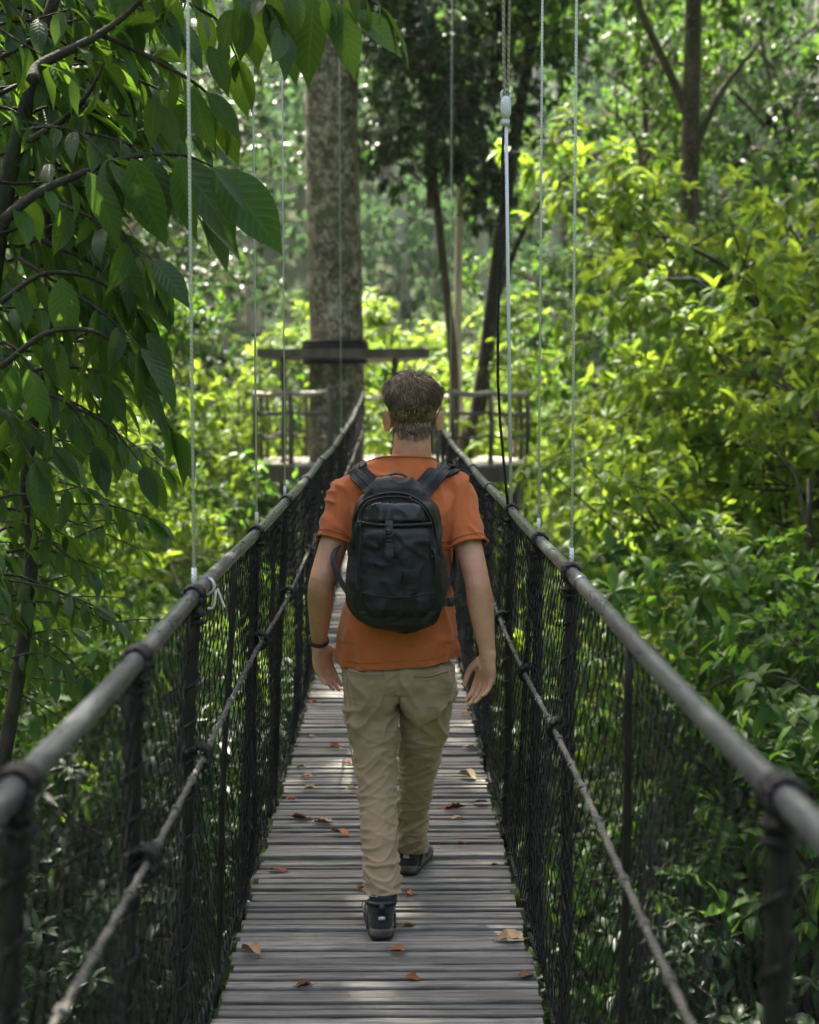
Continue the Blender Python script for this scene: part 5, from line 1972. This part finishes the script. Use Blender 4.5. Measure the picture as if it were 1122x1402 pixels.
dm = [dry_mesh(k) for k in range(7)]
RUST, ORG, TAN, PALE, BRN = (.22, .065, .02), (.36, .13, .035), (.34, .22, .11), (.42, .36, .18), (.13, .055, .025)
LEAVES = [
    (460, 1025, 19, RUST, 'dark rust leaf lying left of the khaki trousers, level with the knees'),
    (478, 1047, 16, ORG, 'thin orange leaf touching the left edge of the trousers view'),
    (481, 1082, 17, TAN, 'tan orange leaf close beside the rear trouser leg'),
    (421, 1065, 20, ORG, 'orange leaf halfway between the left net and the trousers'),
    (414, 1053, 16, PALE, 'pale yellow leaf on the left half of the deck just past an orange one'),
    (423, 1081, 20, PALE, 'pale leaf with brown tips on the left half of the deck'),
    (400, 1096, 18, ORG, 'orange leaf near the left net, beyond a pair of brown leaves'),
    (411, 1122, 26, BRN, 'flat brown leaf touching a big tan leaf on the left of the deck'),
    (441, 1128, 30, TAN, 'big tan leaf next to a flat brown one left of the trousers'),
    (464, 1143, 29, ORG, 'big curled orange-brown leaf left of the rear lower leg'),
    (380, 1194, 27, RUST, 'rust leaf at the left edge of the deck, level with the far shoe'),
    (495, 1219, 14, ORG, 'small orange leaf just left of the trouser cuff'),
    (560, 1225, 15, ORG, 'small orange leaf just right of the trouser cuff'),
    (560, 1269, 19, ORG, 'orange leaf just right of the rear shoe'),
    (543, 1304, 24, ORG, 'orange leaf at the heel of the rear shoe'),
    (566, 1342, 22, RUST, 'rust leaf alone on the slats nearer than the rear shoe'),
    (697, 1289, 42, TAN, 'largest tan leaf lying by the right net'),
    (722, 1338, 27, BRN, 'brown leaf at the right edge, nearer than the largest tan leaf'),
    (345, 1307, 34, TAN, 'tan leaf at the left edge of the nearest slats'),
    (415, 1352, 25, BRN, 'brown leaf left of centre on the nearest slats'),
    (678, 1186, 13, BRN, 'tiny brown leaf right of the shoes near the net'),
    (632, 1157, 15, RUST, 'upright rust leaf between the far shoe and the right net'),
    (620, 1109, 33, RUST, 'wide rust-red leaf right of the forward leg'),
    (628, 1123, 19, TAN, 'small tan leaf right beside the wide rust-red leaf'),
    (661, 1101, 26, BRN, 'brown leaf against the right net, level with the wide rust-red leaf'),
    (638, 1066, 28, PALE, 'pale yellow leaf near the right net'),
    (644, 1026, 20, PALE, 'dull pale leaf by the right net, beyond the pale yellow one'),
    (600, 1036, 15, ORG, 'orange leaf touching the right side of the forward leg'),
    (601, 1014, 15, TAN, 'tan leaf right of the forward thigh, beyond an orange one'),
    (606, 995, 14, TAN, 'small tan leaf right of the forward thigh, last of three in a line'),
    (636, 981, 14, ORG, 'small orange leaf by the right net below the right hand'),
    (426, 1010, 14, PALE, 'small pale leaf by the left net below the left hand'),
    (431, 964, 12, ORG, 'tiny orange leaf right under the left hand'),
    (462, 935, 11, RUST, 'tiny rust leaf beside the left hand against the trousers'),
]
for k, (x, y, wpx, col, lbl) in enumerate(LEAVES):
    # where the sight line meets the deck
    lo, hi = 3.0, 14.0
    for _ in range(40):
        m = (lo + hi) / 2
        if at(x, y, m).z > float(deckz(m)): lo = m
        else: hi = m
    p = at(x, y, lo)
    L = wpx / FPX * lo * 1.12
    o = link_mesh('fallen_leaf', dm[k % 7])
    o.location = (p.x, p.y, float(deckz(p.y)) + .004)
    o.rotation_euler = (g.uniform(-.15, .15), g.uniform(-.2, .2), g.choice([-1, 1]) * (PI / 2 + g.normal(0, .4)))
    o.scale = (L * 1.05, L, L)
    v = g.uniform(.8, 1.25)
    o.color = (min(1, col[0] * v), min(1, col[1] * v), min(1, col[2] * v), 1)
    tag(o, lbl, 'leaf', 'fallen leaves on the deck')
# ================================================================== LIGHT
w = bpy.data.worlds.new("World")
scene.world = w
w.use_nodes = True
nt = w.node_tree
bg = nt.nodes['Background']
sky = nt.nodes.new('ShaderNodeTexSky')
sky.sky_type = 'NISHITA'
sky.sun_disc = False
SUN_EL, SUN_AZ = R(60), R(-22)      # azimuth measured from straight ahead towards the right
sky.sun_elevation = SUN_EL
sky.sun_rotation = SUN_AZ
sky.dust_density = 7.0
sky.ozone_density = .3
sky.air_density = .8
nt.links.new(sky.outputs[0], bg.inputs[0])
bg.inputs[1].default_value = .13
sd = bpy.data.lights.new('sun', 'SUN')
sd.energy = 5.0
sd.angle = R(.6)
sd.color = (1.0, .94, .80)
so = bpy.data.objects.new('sun', sd)
COL.objects.link(so)
dirv = Vector((math.sin(SUN_AZ) * math.cos(SUN_EL), math.cos(SUN_AZ) * math.cos(SUN_EL), math.sin(SUN_EL)))
so.rotation_euler = (-dirv).to_track_quat('-Z', 'Y').to_euler()
so.location = (0, 0, 60)

# haze
if HAZE > 0:
    mb = MB()
    box(mb, (0, 70, 23), (330, 180, 70))
    t = NT('haze')
    v = t.n('ShaderNodeVolumePrincipled')
    v.inputs['Color'].default_value = (.86, .93, .95, 1)
    v.inputs['Density'].default_value = HAZE
    v.inputs['Anisotropy'].default_value = .3
    t.l(v.outputs[0], t.out.inputs['Volume'])
    h = mb.build('haze', t.mat, smooth=False)
    tag(h, 'thin pale haze hanging in the forest air', 'haze', None, 'stuff')

vs = scene.view_settings
vs.view_transform = 'Standard'
try: vs.look = 'None'
except Exception: pass
vs.gamma = 1
vs.exposure = EXPOSURE
vs.use_curve_mapping = False
cy = scene.cycles
cy.max_bounces = 6
cy.diffuse_bounces = 3
cy.glossy_bounces = 2
cy.transmission_bounces = 3
cy.transparent_max_bounces = 4
cy.volume_bounces = 0
cy.use_denoising = True
cy.sample_clamp_indirect = 4
cy.caustics_reflective = False
cy.caustics_refractive = False
